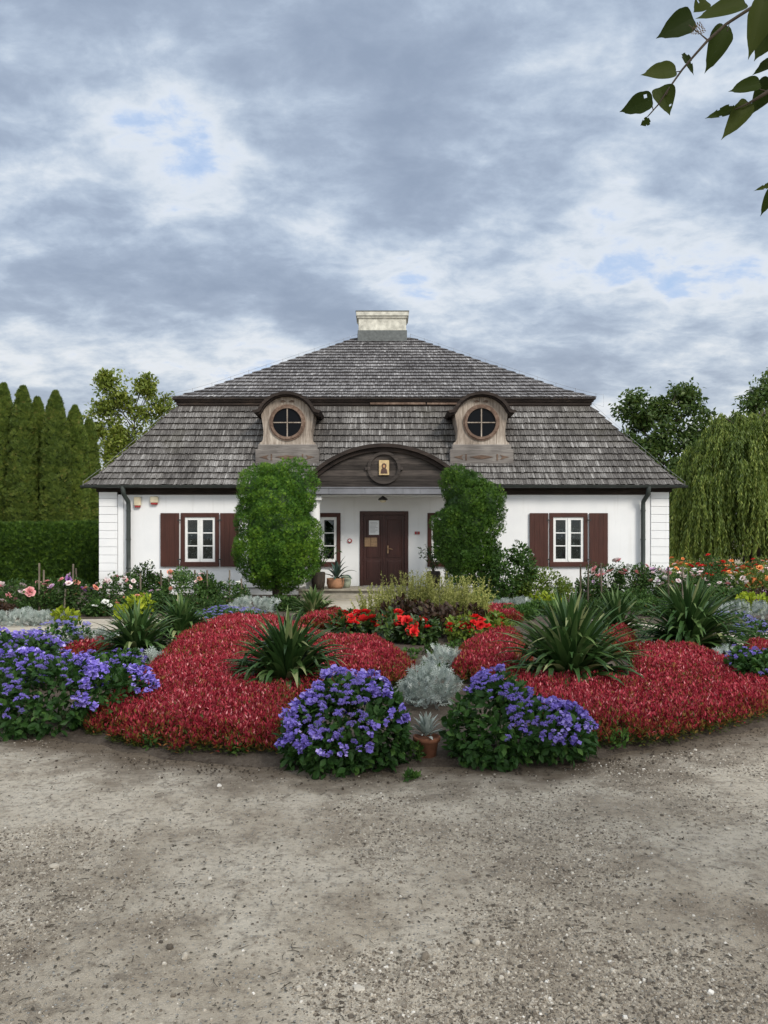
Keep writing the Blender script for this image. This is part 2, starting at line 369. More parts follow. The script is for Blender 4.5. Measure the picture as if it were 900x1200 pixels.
stone = q.n('ShaderNodeMath', {0: q.rng(vor.outputs['Distance'], 0.30, 0.22), 1: q.rng(vc, 0.55, 0.6)}, operation='MULTIPLY').outputs[0]
c = q.mix(stone, c, q.ramp(vc, [(0.55, (0.14, 0.13, 0.12)), (0.8, (0.34, 0.33, 0.30)), (1.0, (0.52, 0.50, 0.46))]))
h = q.n('ShaderNodeMath', {0: fine, 1: stone}, operation='ADD').outputs[0]
h2 = q.n('ShaderNodeMath', {0: h, 1: grit}, operation='ADD').outputs[0]
sx_ = q.n('ShaderNodeSeparateXYZ', {0: q.n('ShaderNodeTexCoord').outputs['Object']})
ex_ = q.n('ShaderNodeMath', {0: sx_.outputs[0], 1: 5.32}, operation='DIVIDE').outputs[0]
ey_ = q.n('ShaderNodeMath', {0: q.n('ShaderNodeMath', {0: sx_.outputs[1], 1: 10.9}, operation='SUBTRACT').outputs[0], 1: 5.68}, operation='DIVIDE').outputs[0]
er_ = q.n('ShaderNodeMath', {0: q.n('ShaderNodeMath', {0: ex_, 1: 2.0}, operation='POWER').outputs[0], 1: q.n('ShaderNodeMath', {0: ey_, 1: 2.0}, operation='POWER').outputs[0]}, operation='ADD').outputs[0]
er2 = q.n('ShaderNodeMath', {0: er_, 1: q.rng(midn, 0.3, 0.7, -0.10, 0.10)}, operation='ADD').outputs[0]
c = q.mix(q.rng(er2, 1.22, 0.99, 0, 0.92), c, q.ramp(fine, [(0.3, (0.075, 0.055, 0.038)), (0.6, (0.155, 0.12, 0.087)), (0.8, (0.26, 0.21, 0.16))]))
q.out(q.bsdf(c, 0.92, 0.15, q.bump(h2, 1.0, 0.015))); M['ground'] = m
m, t = newmat('pebble'); q = NT(t)
a = q.n('ShaderNodeAttribute', attribute_name='rnd').outputs['Fac']
q.out(q.bsdf(q.ramp(a, [(0.0, (0.06, 0.050, 0.041)), (0.35, (0.20, 0.17, 0.135)), (0.7, (0.36, 0.318, 0.26)), (0.93, (0.50, 0.455, 0.385)), (1.0, (0.76, 0.73, 0.68))]), 0.85, 0.2)); M['pebble'] = m
m, t = newmat('soil'); q = NT(t)
a1 = q.noise(3, 6, 0.65); a2 = q.noise(30, 5, 0.7)
c = q.ramp(a1, [(0.3, (0.045, 0.034, 0.026)), (0.6, (0.095, 0.076, 0.060)), (0.8, (0.15, 0.125, 0.10))])
c = q.mix(q.rng(a2, 0.45, 0.7, 0, 0.5), c, (0.16, 0.135, 0.11))
q.out(q.bsdf(c, 0.95, 0.1, q.bump(a2, 0.9, 0.03))); M['soil'] = m
m, t = newmat('sand_path'); q = NT(t)
a1 = q.noise(1.5, 6, 0.65); a2 = q.noise(40, 4, 0.7)
c = q.ramp(a1, [(0.3, (0.34, 0.30, 0.245)), (0.7, (0.47, 0.43, 0.36))]); c = q.mix(q.rng(a2, 0.45, 0.7, 0, 0.4), c, (0.28, 0.25, 0.21))
q.out(q.bsdf(c, 0.95, 0.1, q.bump(a2, 0.6, 0.02))); M['sand'] = m
# foliage
M['thuja'] = leaf_mat('thuja_leaf', [(0, (0.013, 0.040, 0.004)), (0.45, (0.042, 0.112, 0.009)), (1, (0.17, 0.28, 0.020))], 0.12, 0.55, 0.3)
M['thuja_dark'] = leaf_mat('thuja_dark', [(0, (0.016, 0.048, 0.006)), (0.5, (0.046, 0.118, 0.011)), (1, (0.16, 0.28, 0.026))], 0.12, 0.55, 0.3)
M['column'] = leaf_mat('column_leaf', [(0, (0.026, 0.050, 0.008)), (0.5, (0.075, 0.118, 0.018)), (0.8, (0.14, 0.185, 0.030)), (1, (0.20, 0.18, 0.05))], 0.22, 0.6, 0.25, 0.15)
M['hedge'] = leaf_mat('hedge_leaf', [(0, (0.018, 0.046, 0.006)), (0.5, (0.045, 0.10, 0.010)), (1, (0.11, 0.19, 0.018))], 0.2, 0.6, 0.25)
M['poplar'] = leaf_mat('poplar_leaf', [(0, (0.09, 0.135, 0.018)), (0.5, (0.19, 0.25, 0.036)), (1, (0.36, 0.38, 0.075))], 0.4, 0.45, 0.4, 0.1)
M['lindenfar'] = leaf_mat('far_leaf', [(0, (0.032, 0.068, 0.014)), (0.5, (0.068, 0.120, 0.024)), (1, (0.14, 0.19, 0.04))], 0.35, 0.45, 0.4, 0.12)
M['willow'] = leaf_mat('willow_leaf', [(0, (0.05, 0.085, 0.015)), (0.5, (0.13, 0.185, 0.030)), (1, (0.30, 0.34, 0.075))], 0.35, 0.5, 0.35, 0.1)
M['rose_leaf'] = leaf_mat('rose_leaf', [(0, (0.020, 0.048, 0.012)), (0.5, (0.045, 0.098, 0.021)), (0.9, (0.09, 0.15, 0.034)), (1, (0.14, 0.10, 0.04))], 0.3, 0.5, 0.2)
M['shrub'] = leaf_mat('shrub_leaf', [(0, (0.022, 0.055, 0.012)), (0.5, (0.048, 0.105, 0.02)), (1, (0.10, 0.17, 0.032))], 0.3, 0.5, 0.2)
M['shrub_light'] = leaf_mat('light_shrub_leaf', [(0, (0.06, 0.11, 0.012)), (0.5, (0.115, 0.17, 0.02)), (1, (0.20, 0.24, 0.035))], 0.35, 0.45, 0.4)
M['lime'] = leaf_mat('lime_leaf', [(0, (0.13, 0.20, 0.012)), (0.5, (0.26, 0.33, 0.02)), (1, (0.42, 0.46, 0.04))], 0.35, 0.5, 0.3, 0.1)
M['ager_leaf'] = leaf_mat('ageratum_leaf', [(0, (0.016, 0.046, 0.010)), (0.5, (0.034, 0.090, 0.019)), (1, (0.09, 0.18, 0.036))], 0.3, 0.5, 0.22, 0.1)
M['ager_flower'] = leaf_mat('ageratum_flower', [(0, (0.11, 0.08, 0.38)), (0.5, (0.24, 0.18, 0.62)), (1, (0.54, 0.46, 0.88))], 0.2, 0.8, 0.1, 0.22)
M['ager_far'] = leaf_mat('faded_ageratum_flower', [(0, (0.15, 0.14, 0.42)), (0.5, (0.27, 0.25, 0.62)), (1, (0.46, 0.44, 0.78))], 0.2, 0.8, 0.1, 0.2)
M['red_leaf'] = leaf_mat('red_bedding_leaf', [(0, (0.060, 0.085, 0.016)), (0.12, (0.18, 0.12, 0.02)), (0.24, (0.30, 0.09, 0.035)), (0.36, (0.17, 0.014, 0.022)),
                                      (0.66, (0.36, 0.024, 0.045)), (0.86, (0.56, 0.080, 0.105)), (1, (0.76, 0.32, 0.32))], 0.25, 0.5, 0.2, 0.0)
M['yucca'] = leaf_mat('yucca_leaf', [(0, (0.018, 0.046, 0.012)), (0.5, (0.046, 0.100, 0.026)), (0.85, (0.12, 0.19, 0.06)), (1, (0.26, 0.29, 0.13))], 0.2, 0.42, 0.3, 0.12)
M['silver'] = leaf_mat('silver_leaf', [(0, (0.20, 0.25, 0.22)), (0.5, (0.34, 0.39, 0.36)), (1, (0.54, 0.58, 0.55))], 0.15, 0.8, 0.15, 0.12)
M['coleus'] = leaf_mat('coleus_leaf', [(0, (0.020, 0.012, 0.010)), (0.5, (0.055, 0.030, 0.018)), (0.85, (0.10, 0.055, 0.025)), (1, (0.07, 0.09, 0.02))], 0.25, 0.5, 0.3)
M['spike'] = leaf_mat('pale_spike', [(0, (0.10, 0.13, 0.03)), (0.5, (0.24, 0.26, 0.065)), (1, (0.50, 0.49, 0.18))], 0.3, 0.6, 0.2)
M['begonia_leaf'] = leaf_mat('begonia_leaf', [(0, (0.018, 0.045, 0.012)), (0.6, (0.045, 0.085, 0.02)), (1, (0.10, 0.15, 0.03))], 0.25, 0.3, 0.5)
M['agave'] = leaf_mat('agave_leaf', [(0, (0.025, 0.055, 0.045)), (1, (0.07, 0.12, 0.095))], 0.05, 0.45, 0.4)
M['linden_leaf'] = leaf_mat('linden_leaf', [(0, (0.020, 0.034, 0.007)), (0.5, (0.036, 0.056, 0.009)), (1, (0.075, 0.09, 0.018))], 0.35, 0.6, 0.12, 0.0)
M['dry_leaf'] = leaf_mat('dry_leaf', [(0, (0.10, 0.065, 0.035)), (1, (0.25, 0.18, 0.10))], 0.3, 0.7, 0.2)
def petal(name, a, b, c): M[name] = leaf_mat(name, [(0, a), (0.5, b), (1, c)], 0.25, 0.6, 0.2, 0.12)
petal('pink_petal', (0.42, 0.12, 0.14), (0.68, 0.25, 0.27), (0.85, 0.50, 0.50))
petal('salmon_petal', (0.50, 0.14, 0.10), (0.72, 0.26, 0.18), (0.82, 0.45, 0.34))
petal('pale_petal', (0.60, 0.42, 0.42), (0.78, 0.62, 0.62), (0.86, 0.80, 0.78))
petal('white_petal', (0.62, 0.62, 0.56), (0.78, 0.78, 0.74), (0.86, 0.86, 0.84))
petal('red_petal', (0.36, 0.004, 0.010), (0.62, 0.010, 0.016), (0.78, 0.05, 0.04))
petal('orange_petal', (0.55, 0.10, 0.03), (0.72, 0.22, 0.06), (0.80, 0.38, 0.16))
petal('purple_petal', (0.16, 0.05, 0.22), (0.30, 0.12, 0.42), (0.46, 0.26, 0.58))
petal('mauve_petal', (0.40, 0.20, 0.40), (0.58, 0.36, 0.56), (0.74, 0.58, 0.72))

# ------------------------------------------------------------------ leaf templates (length along y, width along x, normal z)
def T(v, f): return (np.array(v, float), np.array(f))
LEAF = T([(0, 0, 0), (0.27, 0.42, 0.05), (0, 1, -0.04), (-0.27, 0.42, 0.05)], [(0, 1, 2, 3)])
LEAF2 = T([(0, 0, 0), (0.20, 0.22, 0.05), (0.30, 0.48, 0.06), (0.17, 0.78, 0.02), (0, 1, -0.10), (-0.17, 0.78, 0.02), (-0.30, 0.48, 0.06), (-0.20, 0.22, 0.05), (0, 0.42, -0.03), (0, 0.75, -0.04)],
          [(0, 1, 2, 8), (8, 2, 3, 9), (9, 3, 4, 4), (0, 8, 6, 7), (8, 9, 5, 6), (9, 4, 4, 5)])
LEAF2 = (LEAF2[0], np.array([(0, 1, 2, 8), (8, 2, 3, 9), (0, 8, 6, 7), (8, 9, 5, 6), (9, 3, 4, 5)]))
LANCE = T([(0, 0, 0), (0.15, 0.45, 0.03), (0, 1, -0.05), (-0.15, 0.45, 0.03)], [(0, 1, 2, 3)])
SPRAY = T([(0, 0, 0), (0.09, 0.5, 0.02), (0, 1.0, 0), (-0.09, 0.5, 0.02),
           (0, 0.15, 0), (0.30, 0.45, 0.03), (0.40, 0.80, 0), (0.18, 0.55, -0.02),
           (0, 0.15, 0), (-0.18, 0.55, -0.02), (-0.40, 0.80, 0), (-0.30, 0.45, 0.03)], [(0, 1, 2, 3), (4, 5, 6, 7), (8, 9, 10, 11)])
def _silver():
    v = []; f = []
    def dia(b, tip, w):
        b = np.array(b, float); tip = np.array(tip, float); d = tip - b; n = np.array([-d[1], d[0], 0]); n = n / np.linalg.norm(n) * w
        k = len(v); mid = b + d * 0.55; v.extend([b, mid - n + (0, 0, .02), tip, mid + n + (0, 0, .02)]); f.append((k, k + 1, k + 2, k + 3))
    dia((0, 0, 0), (0, 1, -.06), .07)
    for y, l in ((.3, .28), (.5, .32), (.7, .24)):
        dia((0, y, 0), (l, y + .22, .03), .05); dia((0, y, 0), (-l, y + .22, .03), .05)
    return np.array(v), np.array(f)
SILVER = _silver()
def blossom(seed, layers=3, n=6, open_=0.9):
    """cupped rose-like flower, radius about 1"""
    r = np.random.default_rng(seed); mb = MB()
    for L in range(layers):
        k = n - L; rad_ = 1.0 - 0.27 * L; el = 0.25 + 0.42 * L / open_
        for i in range(k):
            a = 2 * pi * (i + 0.5 * L) / k + r.normal(0, .12); d = np.array([cos(a), sin(a), 0]); s_ = np.array([-sin(a), cos(a), 0]); w = 0.62 * rad_
            e = el + r.normal(0, .1)
            P0 = np.array([0, 0, .02 * L]); P1 = P0 + d * rad_ * .6 * cos(e) + np.array([0, 0, rad_ * .6 * sin(e)])
            P2 = P0 + d * rad_ * cos(e * 1.1) + np.array([0, 0, rad_ * sin(e * 1.1) * 0.95])
            mb.add([P0, P1 - s_ * w * .75, P1 + s_ * w * .75, P2 - s_ * w * .5, P2 + s_ * w * .5, P2 + d * .1 * rad_ + (0, 0, .05)],
                   [(0, 1, 2), (1, 3, 4, 2), (3, 5, 4)], np.clip(0.25 + 0.25 * (2 - L) + r.normal(0, .15), 0, 1))
    return mb
def pompoms(seed, k=9, far=False):
    """ageratum corymb: a little dome of fluffy heads, about 1 across"""
    r = np.random.default_rng(seed); mb = MB()
    for i in range(k):
        a = i * 2.4 + r.normal(0, .2); q_ = math.sqrt((i + .4) / k) * .42
        c = np.array([q_ * cos(a), q_ * sin(a), 0.16 - q_ * q_ * .7 + r.normal(0, .04)]); R = .10 + r.random() * .05
        m_ = 15 if not far else 8
        d = nrm(r.normal(size=(m_, 3)) + (0, 0, .5)); mb.inst(LEAF, c + d * R * .25, frames(d, r.normal(size=(m_, 3))), np.stack([np.full(m_, R * (1.0 if not far else 1.6)), R * (.8 + .5 * r.random(m_)), np.full(m_, R)], 1), np.clip(.5 + .24 * r.normal(size=m_), 0, 1))
    return mb

# ------------------------------------------------------------------ the ground
def lin(a, b, s): return list(np.arange(a, b, s))
xs = np.array([-900, -300, -120, -60, -35, -22, -15, -11] + lin(-8, -5.5, 0.5) + lin(-5.5, 5.5, 0.05) + lin(5.5, 8.1, 0.5) + [11, 15, 22, 35, 60, 120, 300, 900])
ys = np.array([-900, -300, -100, -40, -20, -10, -5, -2, -0.5] + lin(0.5, 8.5, 0.05) + lin(8.5, 16, 0.5) + [17, 19, 22, 26, 32, 40, 60, 100, 200, 400, 1000])
gx, gy = np.meshgrid(xs, ys)
nx, ny = len(xs), len(ys)
ii = (np.arange(ny - 1)[:, None] * nx + np.arange(nx - 1)[None]).ravel()
gm = MB(); gm.add(np.stack([gx, gy, gz(gx, gy)], 2).reshape(-1, 3), np.stack([ii, ii + 1, ii + nx + 1, ii + nx], 1), 0.5, 0, True)
tag(gm.build('ground', M['ground']), kind='structure')

def ring_patch(name, mat, z, fn, ns=96, nr=10):
    pass
# round bed: a low dome of dark soil
bm_ = MB(); na, nr_ = 160, 26
th = np.arange(na) * 2 * pi / na; rr = np.linspace(0, 1.0, nr_)
edge = 1 + 0.03 * (fbm(np.cos(th) * 5 + 9, np.sin(th) * 5 + 9, 5) - 0.5) * 2
X = rr[:, None] * np.cos(th) * 5.32 * edge; Yy = 10.9 + rr[:, None] * np.sin(th) * 5.68 * edge
Z = bedz(X, Yy) + 0.012 + 0.03 * (fbm(X * 5, Yy * 5, 21) - .5) * np.clip((1 - rr[:, None]) / .15, 0, 1) - 0.05 * np.clip((rr[:, None] - .97) / .03, 0, 1)
Z = np.maximum(Z, -0.05)
idx = np.arange(na); fq = [np.stack([k * na + idx, k * na + (idx + 1) % na, (k + 1) * na + (idx + 1) % na, (k + 1) * na + idx], 1) for k in range(nr_ - 1)]
bm_.add(np.stack([X, Yy, Z], 2).reshape(-1, 3), np.concatenate(fq), .5, 0, True)
tag(bm_.build('flower_bed_soil', M['soil']), kind='structure')
# trodden dark earth band in front of the bed
def sheet(name, mat, pts, z):
    mb = MB(); mb.add([(x, y, z) for x, y in pts], [list(range(len(pts)))]); return tag(mb.build(name, mat), kind='structure')
# sandy path round the back of the bed and the soil of the border along the house
outer = [(-30, 8.6), (-8, 8.3), (-5.0, 9.0)]
arc = [(5.25 * cos(a), 10.9 + 5.6 * sin(a)) for a in np.linspace(rad(200), rad(-20), 40)]
sheet('sand_path', M['sand'], [(-30, 15.2), (-30, 8.4), (-6.0, 8.4)] + arc + [(6.0, 8.4), (30, 8.4), (30, 13.6), (5.6, 13.2), (4.7, 14.3), (3.4, 15.5), (1.3, 16.45), (1.3, 19.4), (-1.3, 19.4), (-1.3, 16.45), (-3.2, 15.9), (-4.6, 15.2), (-6.6, 14.9)], 0.004)
sheet('border_soil', M['soil'], [(-30, 15.2), (-6.6, 14.9), (-4.6, 15.2), (-3.2, 15.9), (-1.3, 16.45), (-1.3, 19.35), (-2.3, 19.4), (-2.3, 21.4), (-7.9, 21.4), (-7.9, 25.2), (-30, 25.2)], 0.010)
sheet('border_soil', M['soil'], [(30, 13.6), (30, 30), (7.9, 30), (7.9, 21.4), (2.3, 21.4), (2.3, 19.4), (1.3, 19.35), (1.3, 16.45), (3.4, 15.5), (4.7, 14.3), (5.6, 13.2)], 0.010)

# loose gravel
pv = np.array([(-.5, -.5, -.4), (.55, -.45, -.4), (.45, .5, -.35), (-.5, .45, -.4), (-.32, -.3, .38), (.3, -.35, .42), (.36, .3, .32), (-.3, .34, .4)])
PEB = (pv, np.array([(3, 2, 1, 0), (4, 5, 6, 7), (0, 1, 5, 4), (1, 2, 6, 5), (2, 3, 7, 6), (3, 0, 4, 7)]))
def pebbles(n, y0, y1, smin, smax, seed):
    r = np.random.default_rng(seed)
    y = y0 * (y1 / y0) ** r.random(n); x = (r.random(n) - .5) * 1.14 * (y + .3)
    d = fbm(x * 1.1, y * 1.1, 31, 4) + .25 * (fbm(x * .25 + 4, y * .25, 12, 2) - .5)
    k = r.random(n) < np.clip((d - .47) * 5, 0.06, 1); x = x[k]; y = y[k]
    ins = (x / 5.3) ** 2 + ((y - 10.9) / 5.65) ** 2 < 1.0; x = x[~ins]; y = y[~ins]; m_ = len(x)
    s = smin + (smax - smin) * r.random(m_) ** 3
    a = r.random(m_) * 6.28; tl = r.normal(0, .25, (m_, 2))
    Yd = np.stack([np.cos(a), np.sin(a), tl[:, 0]], 1); Nn = np.stack([tl[:, 1], tl[:, 0], np.ones(m_)], 1)
    S = np.stack([s, s * (.6 + .6 * r.random(m_)), s * (.4 + .4 * r.random(m_))], 1)
    return np.stack([x, y, gz(x, y) + S[:, 2] * .22], 1), frames(Yd, Nn), S, np.clip(r.beta(1.5, 1.6, m_), 0, 1)
mb = MB()
for args in ((150000, 1.9, 6.4, .004, .013, 1), (15000, 1.9, 6.6, .006, .021, 2), (9000, 5.5, 9.5, .008, .024, 3)): mb.inst(PEB, *pebbles(*args))
# crumbs of dark soil that spread from the bed edge
r = np.random.default_rng(19); n = 5000; a_ = r.uniform(pi, 2 * pi, n); k_ = 1.0 + .045 * np.abs(r.normal(size=n)) - .03; x = 5.3 * k_ * np.cos(a_); y = 10.9 + 5.66 * k_ * np.sin(a_); s_ = .004 + .014 * r.random(n) ** 3; a2 = r.random(n) * 6.28
crumbs = MB(); crumbs.inst(PEB, np.stack([x, y, np.maximum(gz(x, y), bedz(x, y) * (k_ < 1.0)) + s_ * .2], 1), frames(np.stack([np.cos(a2), np.sin(a2), r.normal(0, .3, n)], 1), np.stack([r.normal(0, .3, n), r.normal(0, .3, n), np.ones(n)], 1)), np.stack([s_, s_ * .8, s_ * .7], 1), .5)
tag(crumbs.build('soil_crumbs', M['soil']), label='dark crumbs of soil spread along the front edge of the round bed', cat='soil', kind='stuff')
tag(mb.build('gravel', M['pebble']), label='loose grey and white gravel scattered over the trodden earth', cat='gravel', kind='stuff')
# twigs and dry bits
mb = MB(); r = np.random.default_rng(11)
for i in range(700):
    y = 2.2 * 2.7 ** r.random(); x = (r.random() - .5) * y * 1.05
    a = r.random() * 6.28; l = .012 + .05 * r.random() ** 2; z = float(gz(x, y)) + .004
    mb.tube([(x, y, z), (x + cos(a) * l * .5, y + sin(a) * l * .5, z + .003), (x + cos(a + .2) * l, y + sin(a + .2) * l, z + .001)], [.0016, .0014, .0008], 4, r.random())
mb.inst(LEAF, *(lambda n: (lambda y, x: (np.stack([x, y, gz(x, y) + .004], 1), frames(np.stack([r.normal(size=n), r.normal(size=n), r.normal(0, .15, n)], 1), np.stack([r.normal(0, .3, n), r.normal(0, .3, n), np.ones(n)], 1)), .008 + .02 * r.random(n) ** 2, r.random(n)))(2.0 * 2.75 ** r.random(n), (r.random(n) - .5) * 5.6))(2600))
tag(mb.build('twig_litter', M['twig']), label='small dry twigs littering the gravel', cat='twigs', kind='stuff')
def stone_thing(px, py, w, h, label, light):
    x, y = ground_at(px, py); r = np.random.default_rng(int(px)); z = float(gz(x, y))
    mb = MB(); n = 9; rings = []
    for k, (q_, zz_) in enumerate(((.75, -.2), (1, .15), (.9, .55), (.5, .9))):
        rings.append([(w / 2 * q_ * (1 + r.normal(0, .1)) * cos(2 * pi * i / n), w * .36 * q_ * (1 + r.normal(0, .1)) * sin(2 * pi * i / n), h * (zz_ + r.normal(0, .06))) for i in range(n)])
    V = sum(rings, []); Fc = [[k * n + i, k * n + (i + 1) % n, (k + 1) * n + (i + 1) % n, (k + 1) * n + i] for k in range(3) for i in range(n)] + [list(range(3 * n, 4 * n))]
    mb.add(V, Fc, light); o = mb.build('stone', M['pebble']); o.location = (x, y, z); o.rotation_euler[2] = r.random() * 3
    tag(o, label, 'stone')
for s in ((64, 1015, .05, .02, 'flat pale stone lying alone on bare earth left of the scene', .82),
          (288, 884, .035, .018, 'white stone chip below the front edge of the red bedding', 1.0),
          (558, 1108, .032, .022, 'round pale grey pebble on bare earth right of middle', .85),
          (421, 1157, .055, .010, 'white flat flake lying among coarse gravel at the very front', .93),
          (853, 972, .03, .014, 'tan leaf-shaped stone on gravel near the right border', .9),
          (217, 1124, .034, .022, 'light rounded stone beside a dark one on the left gravel', .8),
          (199, 1112, .03, .02, 'dark rounded stone beside a lighter one on the left gravel', .1),
          (498, 1124, .038, .026, 'brownish rounded stone left of the round pale pebble', .3),
          (257, 921, .04, .016, 'whitish stone on smooth earth a step before the red bedding', .97)): stone_thing(*s)

# ------------------------------------------------------------------ the manor house
D = 21.5; HW = 7.95; CYF = 29.45; CYB = 27.55     # front wall plane, half width; plan at half width w: |x|<=w, y in [CYF-w, CYB+w]
house = thing('manor_house', 'white single-storey manor house with broken grey shingle roof and two round-window dormers', 'house', (0, D, 0), world_parts=True)
WZ0, WZ1 = 0.79, 2.29
wins = [(-5.15, 1.07), (5.16, 1.07), (-1.75, 1.07), (1.75, 1.07)]
holes = [(cx - .43, cx + .43, WZ0 + .12, WZ1 - .12) for cx, _ in wins] + [(-.58, .58, .25, 2.25)]
# wall with openings
def wall_front(mb, x0, x1, z0, z1, holes, y, depth):
    xs_ = sorted({x0, x1} | {h[0] for h in holes} | {h[1] for h in holes}); zs_ = sorted({z0, z1} | {h[2] for h in holes} | {h[3] for h in holes})
    for i in range(len(xs_) - 1):
        for j in range(len(zs_) - 1):
            cx, cz = (xs_[i] + xs_[i + 1]) / 2, (zs_[j] + zs_[j + 1]) / 2
            if any(h[0] < cx < h[1] and h[2] < cz < h[3] for h in holes): continue
            for yy in (y, y + depth): mb.add([(xs_[i], yy, zs_[j]), (xs_[i + 1], yy, zs_[j]), (xs_[i + 1], yy, zs_[j + 1]), (xs_[i], yy, zs_[j + 1])], [(0, 1, 2, 3)])
    for a, b, c, d in holes:
        for P in (((a, c), (b, c)), ((b, c), (b, d)), ((b, d), (a, d)), ((a, d), (a, c))):
            (p, q_), (r_, s_) = P; mb.add([(p, y, q_), (r_, y, s_), (r_, y + depth, s_), (p, y + depth, q_)], [(0, 1, 2, 3)])
mb = MB(); wall_front(mb, -HW, HW, 0, 2.98, holes, D, .45)
YB = CYB + HW
for sx in (-1, 1): mb.add([(sx * HW, D, 0), (sx * HW, YB, 0), (sx * HW, YB, 2.98), (sx * HW, D, 2.98)], [(0, 1, 2, 3)])
mb.add([(-HW, YB, 0), (HW, YB, 0), (HW, YB, 2.98), (-HW, YB, 2.98)], [(0, 1, 2, 3)])
mb.build('wall', M['plaster'], house)
mb = MB(); mb.add([(-7.5, 23.5, .1), (7.5, 23.5, .1), (7.5, 23.5, 2.95), (-7.5, 23.5, 2.95)], [(0, 1, 2, 3)]); mb.add([(-7.9, 21.95, .1), (7.9, 21.95, .1), (7.9, 23.5, .1), (-7.9, 23.5, .1)], [(0, 1, 2, 3)])
mb.build('room_partition', M['interior'], house)
# plinth with a dark drip line
mb = MB()
for a, b in ((-HW - .02, -2.3), (2.3, HW + .02)):
    mb = MB(); mb.box(a, b, D - .05, D - .003, 0, .185); sx = 1 if a > 0 else -1
    mb.box(min(sx * HW, sx * (HW + .05)), max(sx * HW, sx * (HW + .05)), D - .0028, YB, 0, .185)
    mb.build('plinth', M['plaster'], house)
for a, b in ((-HW - .06, -2.3), (2.3, HW + .06)):
    mb = MB(); mb.box(a, b, D - .075, D - .002, .186, .206); mb.build('drip_strip', M['drain'], house)
# rusticated corner pilasters
for sx in (-1, 1):
    mb = MB(); x0, x1 = sorted((sx * (HW + .012), sx * (HW - .50)))
    for k in range(12):
        z0 = .21 + k * .226; mb.bbox(x0, x1, D - .055, D - .002, z0 + .006, min(z0 + .22, 2.93), .008)
    mb.build('quoin', M['plaster'], house)
    mb = MB(); a, b = sorted((sx * (HW - .515), sx * (HW - .66))); mb.bbox(a, b, D - .04, D - .002, .21, 2.93, .006); mb.build('pilaster', M['plaster'], house)
# eaves board
def ring(mb, prof, rnd=.5):
    """sweep a (w, z) profile round the house plan"""
    V = []; n = len(prof)
    for w, z in prof: V += [(-w, CYF - w, z), (w, CYF - w, z), (w, CYB + w, z), (-w, CYB + w, z)]
    Fc = [[k * 4 + i, k * 4 + (i + 1) % 4, (k + 1) * 4 + (i + 1) % 4, (k + 1) * 4 + i] for k in range(n - 1) for i in range(4)]
    mb.add(V, Fc, rnd)
mb = MB(); ring(mb, [(7.955, 2.80), (7.99, 2.80), (7.99, 2.86), (8.03, 2.88), (8.03, 2.97), (8.22, 2.985), (8.22, 3.03), (8.1, 3.1)])
mb.build('eaves_board', M['dark_wood'], house)
PL = [(8.26, 3.04), (7.85, 3.49), (6.97, 4.61), (6.24, 5.56)]
PU = [(6.34, 5.80), (5.6, 6.17), (0.95, 9.02)]
def roof(name, prof, ncourse, wid, butt, mat, seed, cap=False):
    r = np.random.default_rng(seed); P = np.array(prof); L = np.concatenate([[0], np.cumsum(np.hypot(*np.diff(P, axis=0).T))]); tot = L[-1]; e = tot / ncourse
    mb = MB(); ring(mb, [(w - .02, z - .05) for w, z in prof])
    dw = lambda s: np.interp(s, L, P[:, 0]); dzf = lambda s: np.interp(s, L, P[:, 1])
    for side in range(4):
        for k in range(ncourse):
            s0 = k * e; w0 = float(dw(s0)); x = -w0 - .02 - (r.random() * wid); Xs = []
            half = w0 if side % 2 == 0 else (CYB - CYF) / 2 + w0
            x = -half - r.random() * wid
            while x < half: ww = wid * (.55 + .9 * r.random()); Xs.append((x, min(x + ww, half))); x += ww
            Xs = np.array(Xs); Xs[:, 0] = np.maximum(Xs[:, 0], -half); n = len(Xs)
            lo = np.clip(s0 + r.normal(0, .006, n) - .03, -.05, None); hi = np.minimum(s0 + e * 1.35, tot)
            sl = np.arctan2(float(dzf(min(s0 + .1, tot)) - dzf(s0)), float(dw(s0) - dw(min(s0 + .1, tot))) + 1e-6) if s0 + .02 < tot else .9
            no, nz_ = sin(sl), cos(sl)      # outward / up components of the normal
            b = butt * (.85 + .3 * r.random(n)); rows = []
            for s_, off in ((lo, b), (np.full(n, hi), np.full(n, .006)), (lo, np.full(n, -.012))):
                ext = np.where(s_ < 0, -s_, 0)
                w_ = dw(s_) + ext * cos(sl) + off * no; z_ = dzf(s_) - ext * sin(sl) + off * nz_
                hh = (w_ if side % 2 == 0 else (CYB - CYF) / 2 + w_) 
                for c in (0, 1):
                    xx = np.clip(Xs[:, c] + (.004 if c == 0 else -.004), -hh, hh)
                    if side == 0: V = np.stack([xx, CYF - w_, z_], 1)
                    elif side == 2: V = np.stack([xx, CYB + w_, z_], 1)
                    elif side == 1: V = np.stack([w_, (CYF + CYB) / 2 + xx, z_], 1)
                    else: V = np.stack([-w_, (CYF + CYB) / 2 + xx, z_], 1)
                    rows.append(V)
            V = np.stack(rows, 1)     # n x 6: butt L,R ; top L,R ; under-butt L,R
            base = (np.arange(n) * 6)[:, None]
            Fc = np.concatenate([base + [0, 1, 3, 2], base + [4, 5, 1, 0], base + [4, 0, 2, 2][:4], ], 0)[:2 * n]
            tone = np.clip(r.normal(.45, .12, n) + .05 * r.normal(), 0, 1)
            mb.add(V.reshape(-1, 3), Fc, np.concatenate([tone, tone * 0]))  # butt faces darkest: shadow line under each course painted into the tone
            tri = np.concatenate([base + [4, 0, 2], base + [1, 5, 3]], 0); mb.add(V.reshape(-1, 3), tri, np.concatenate([tone, tone]) * .5)
    return mb.build(name, [mat], house)
roof('lower_roof', PL, 13, .055, .070, M['shingle_lower'], 3)
ur = roof('upper_roof', PU, 21, .062, .066, M['shingle_upper'], 4)
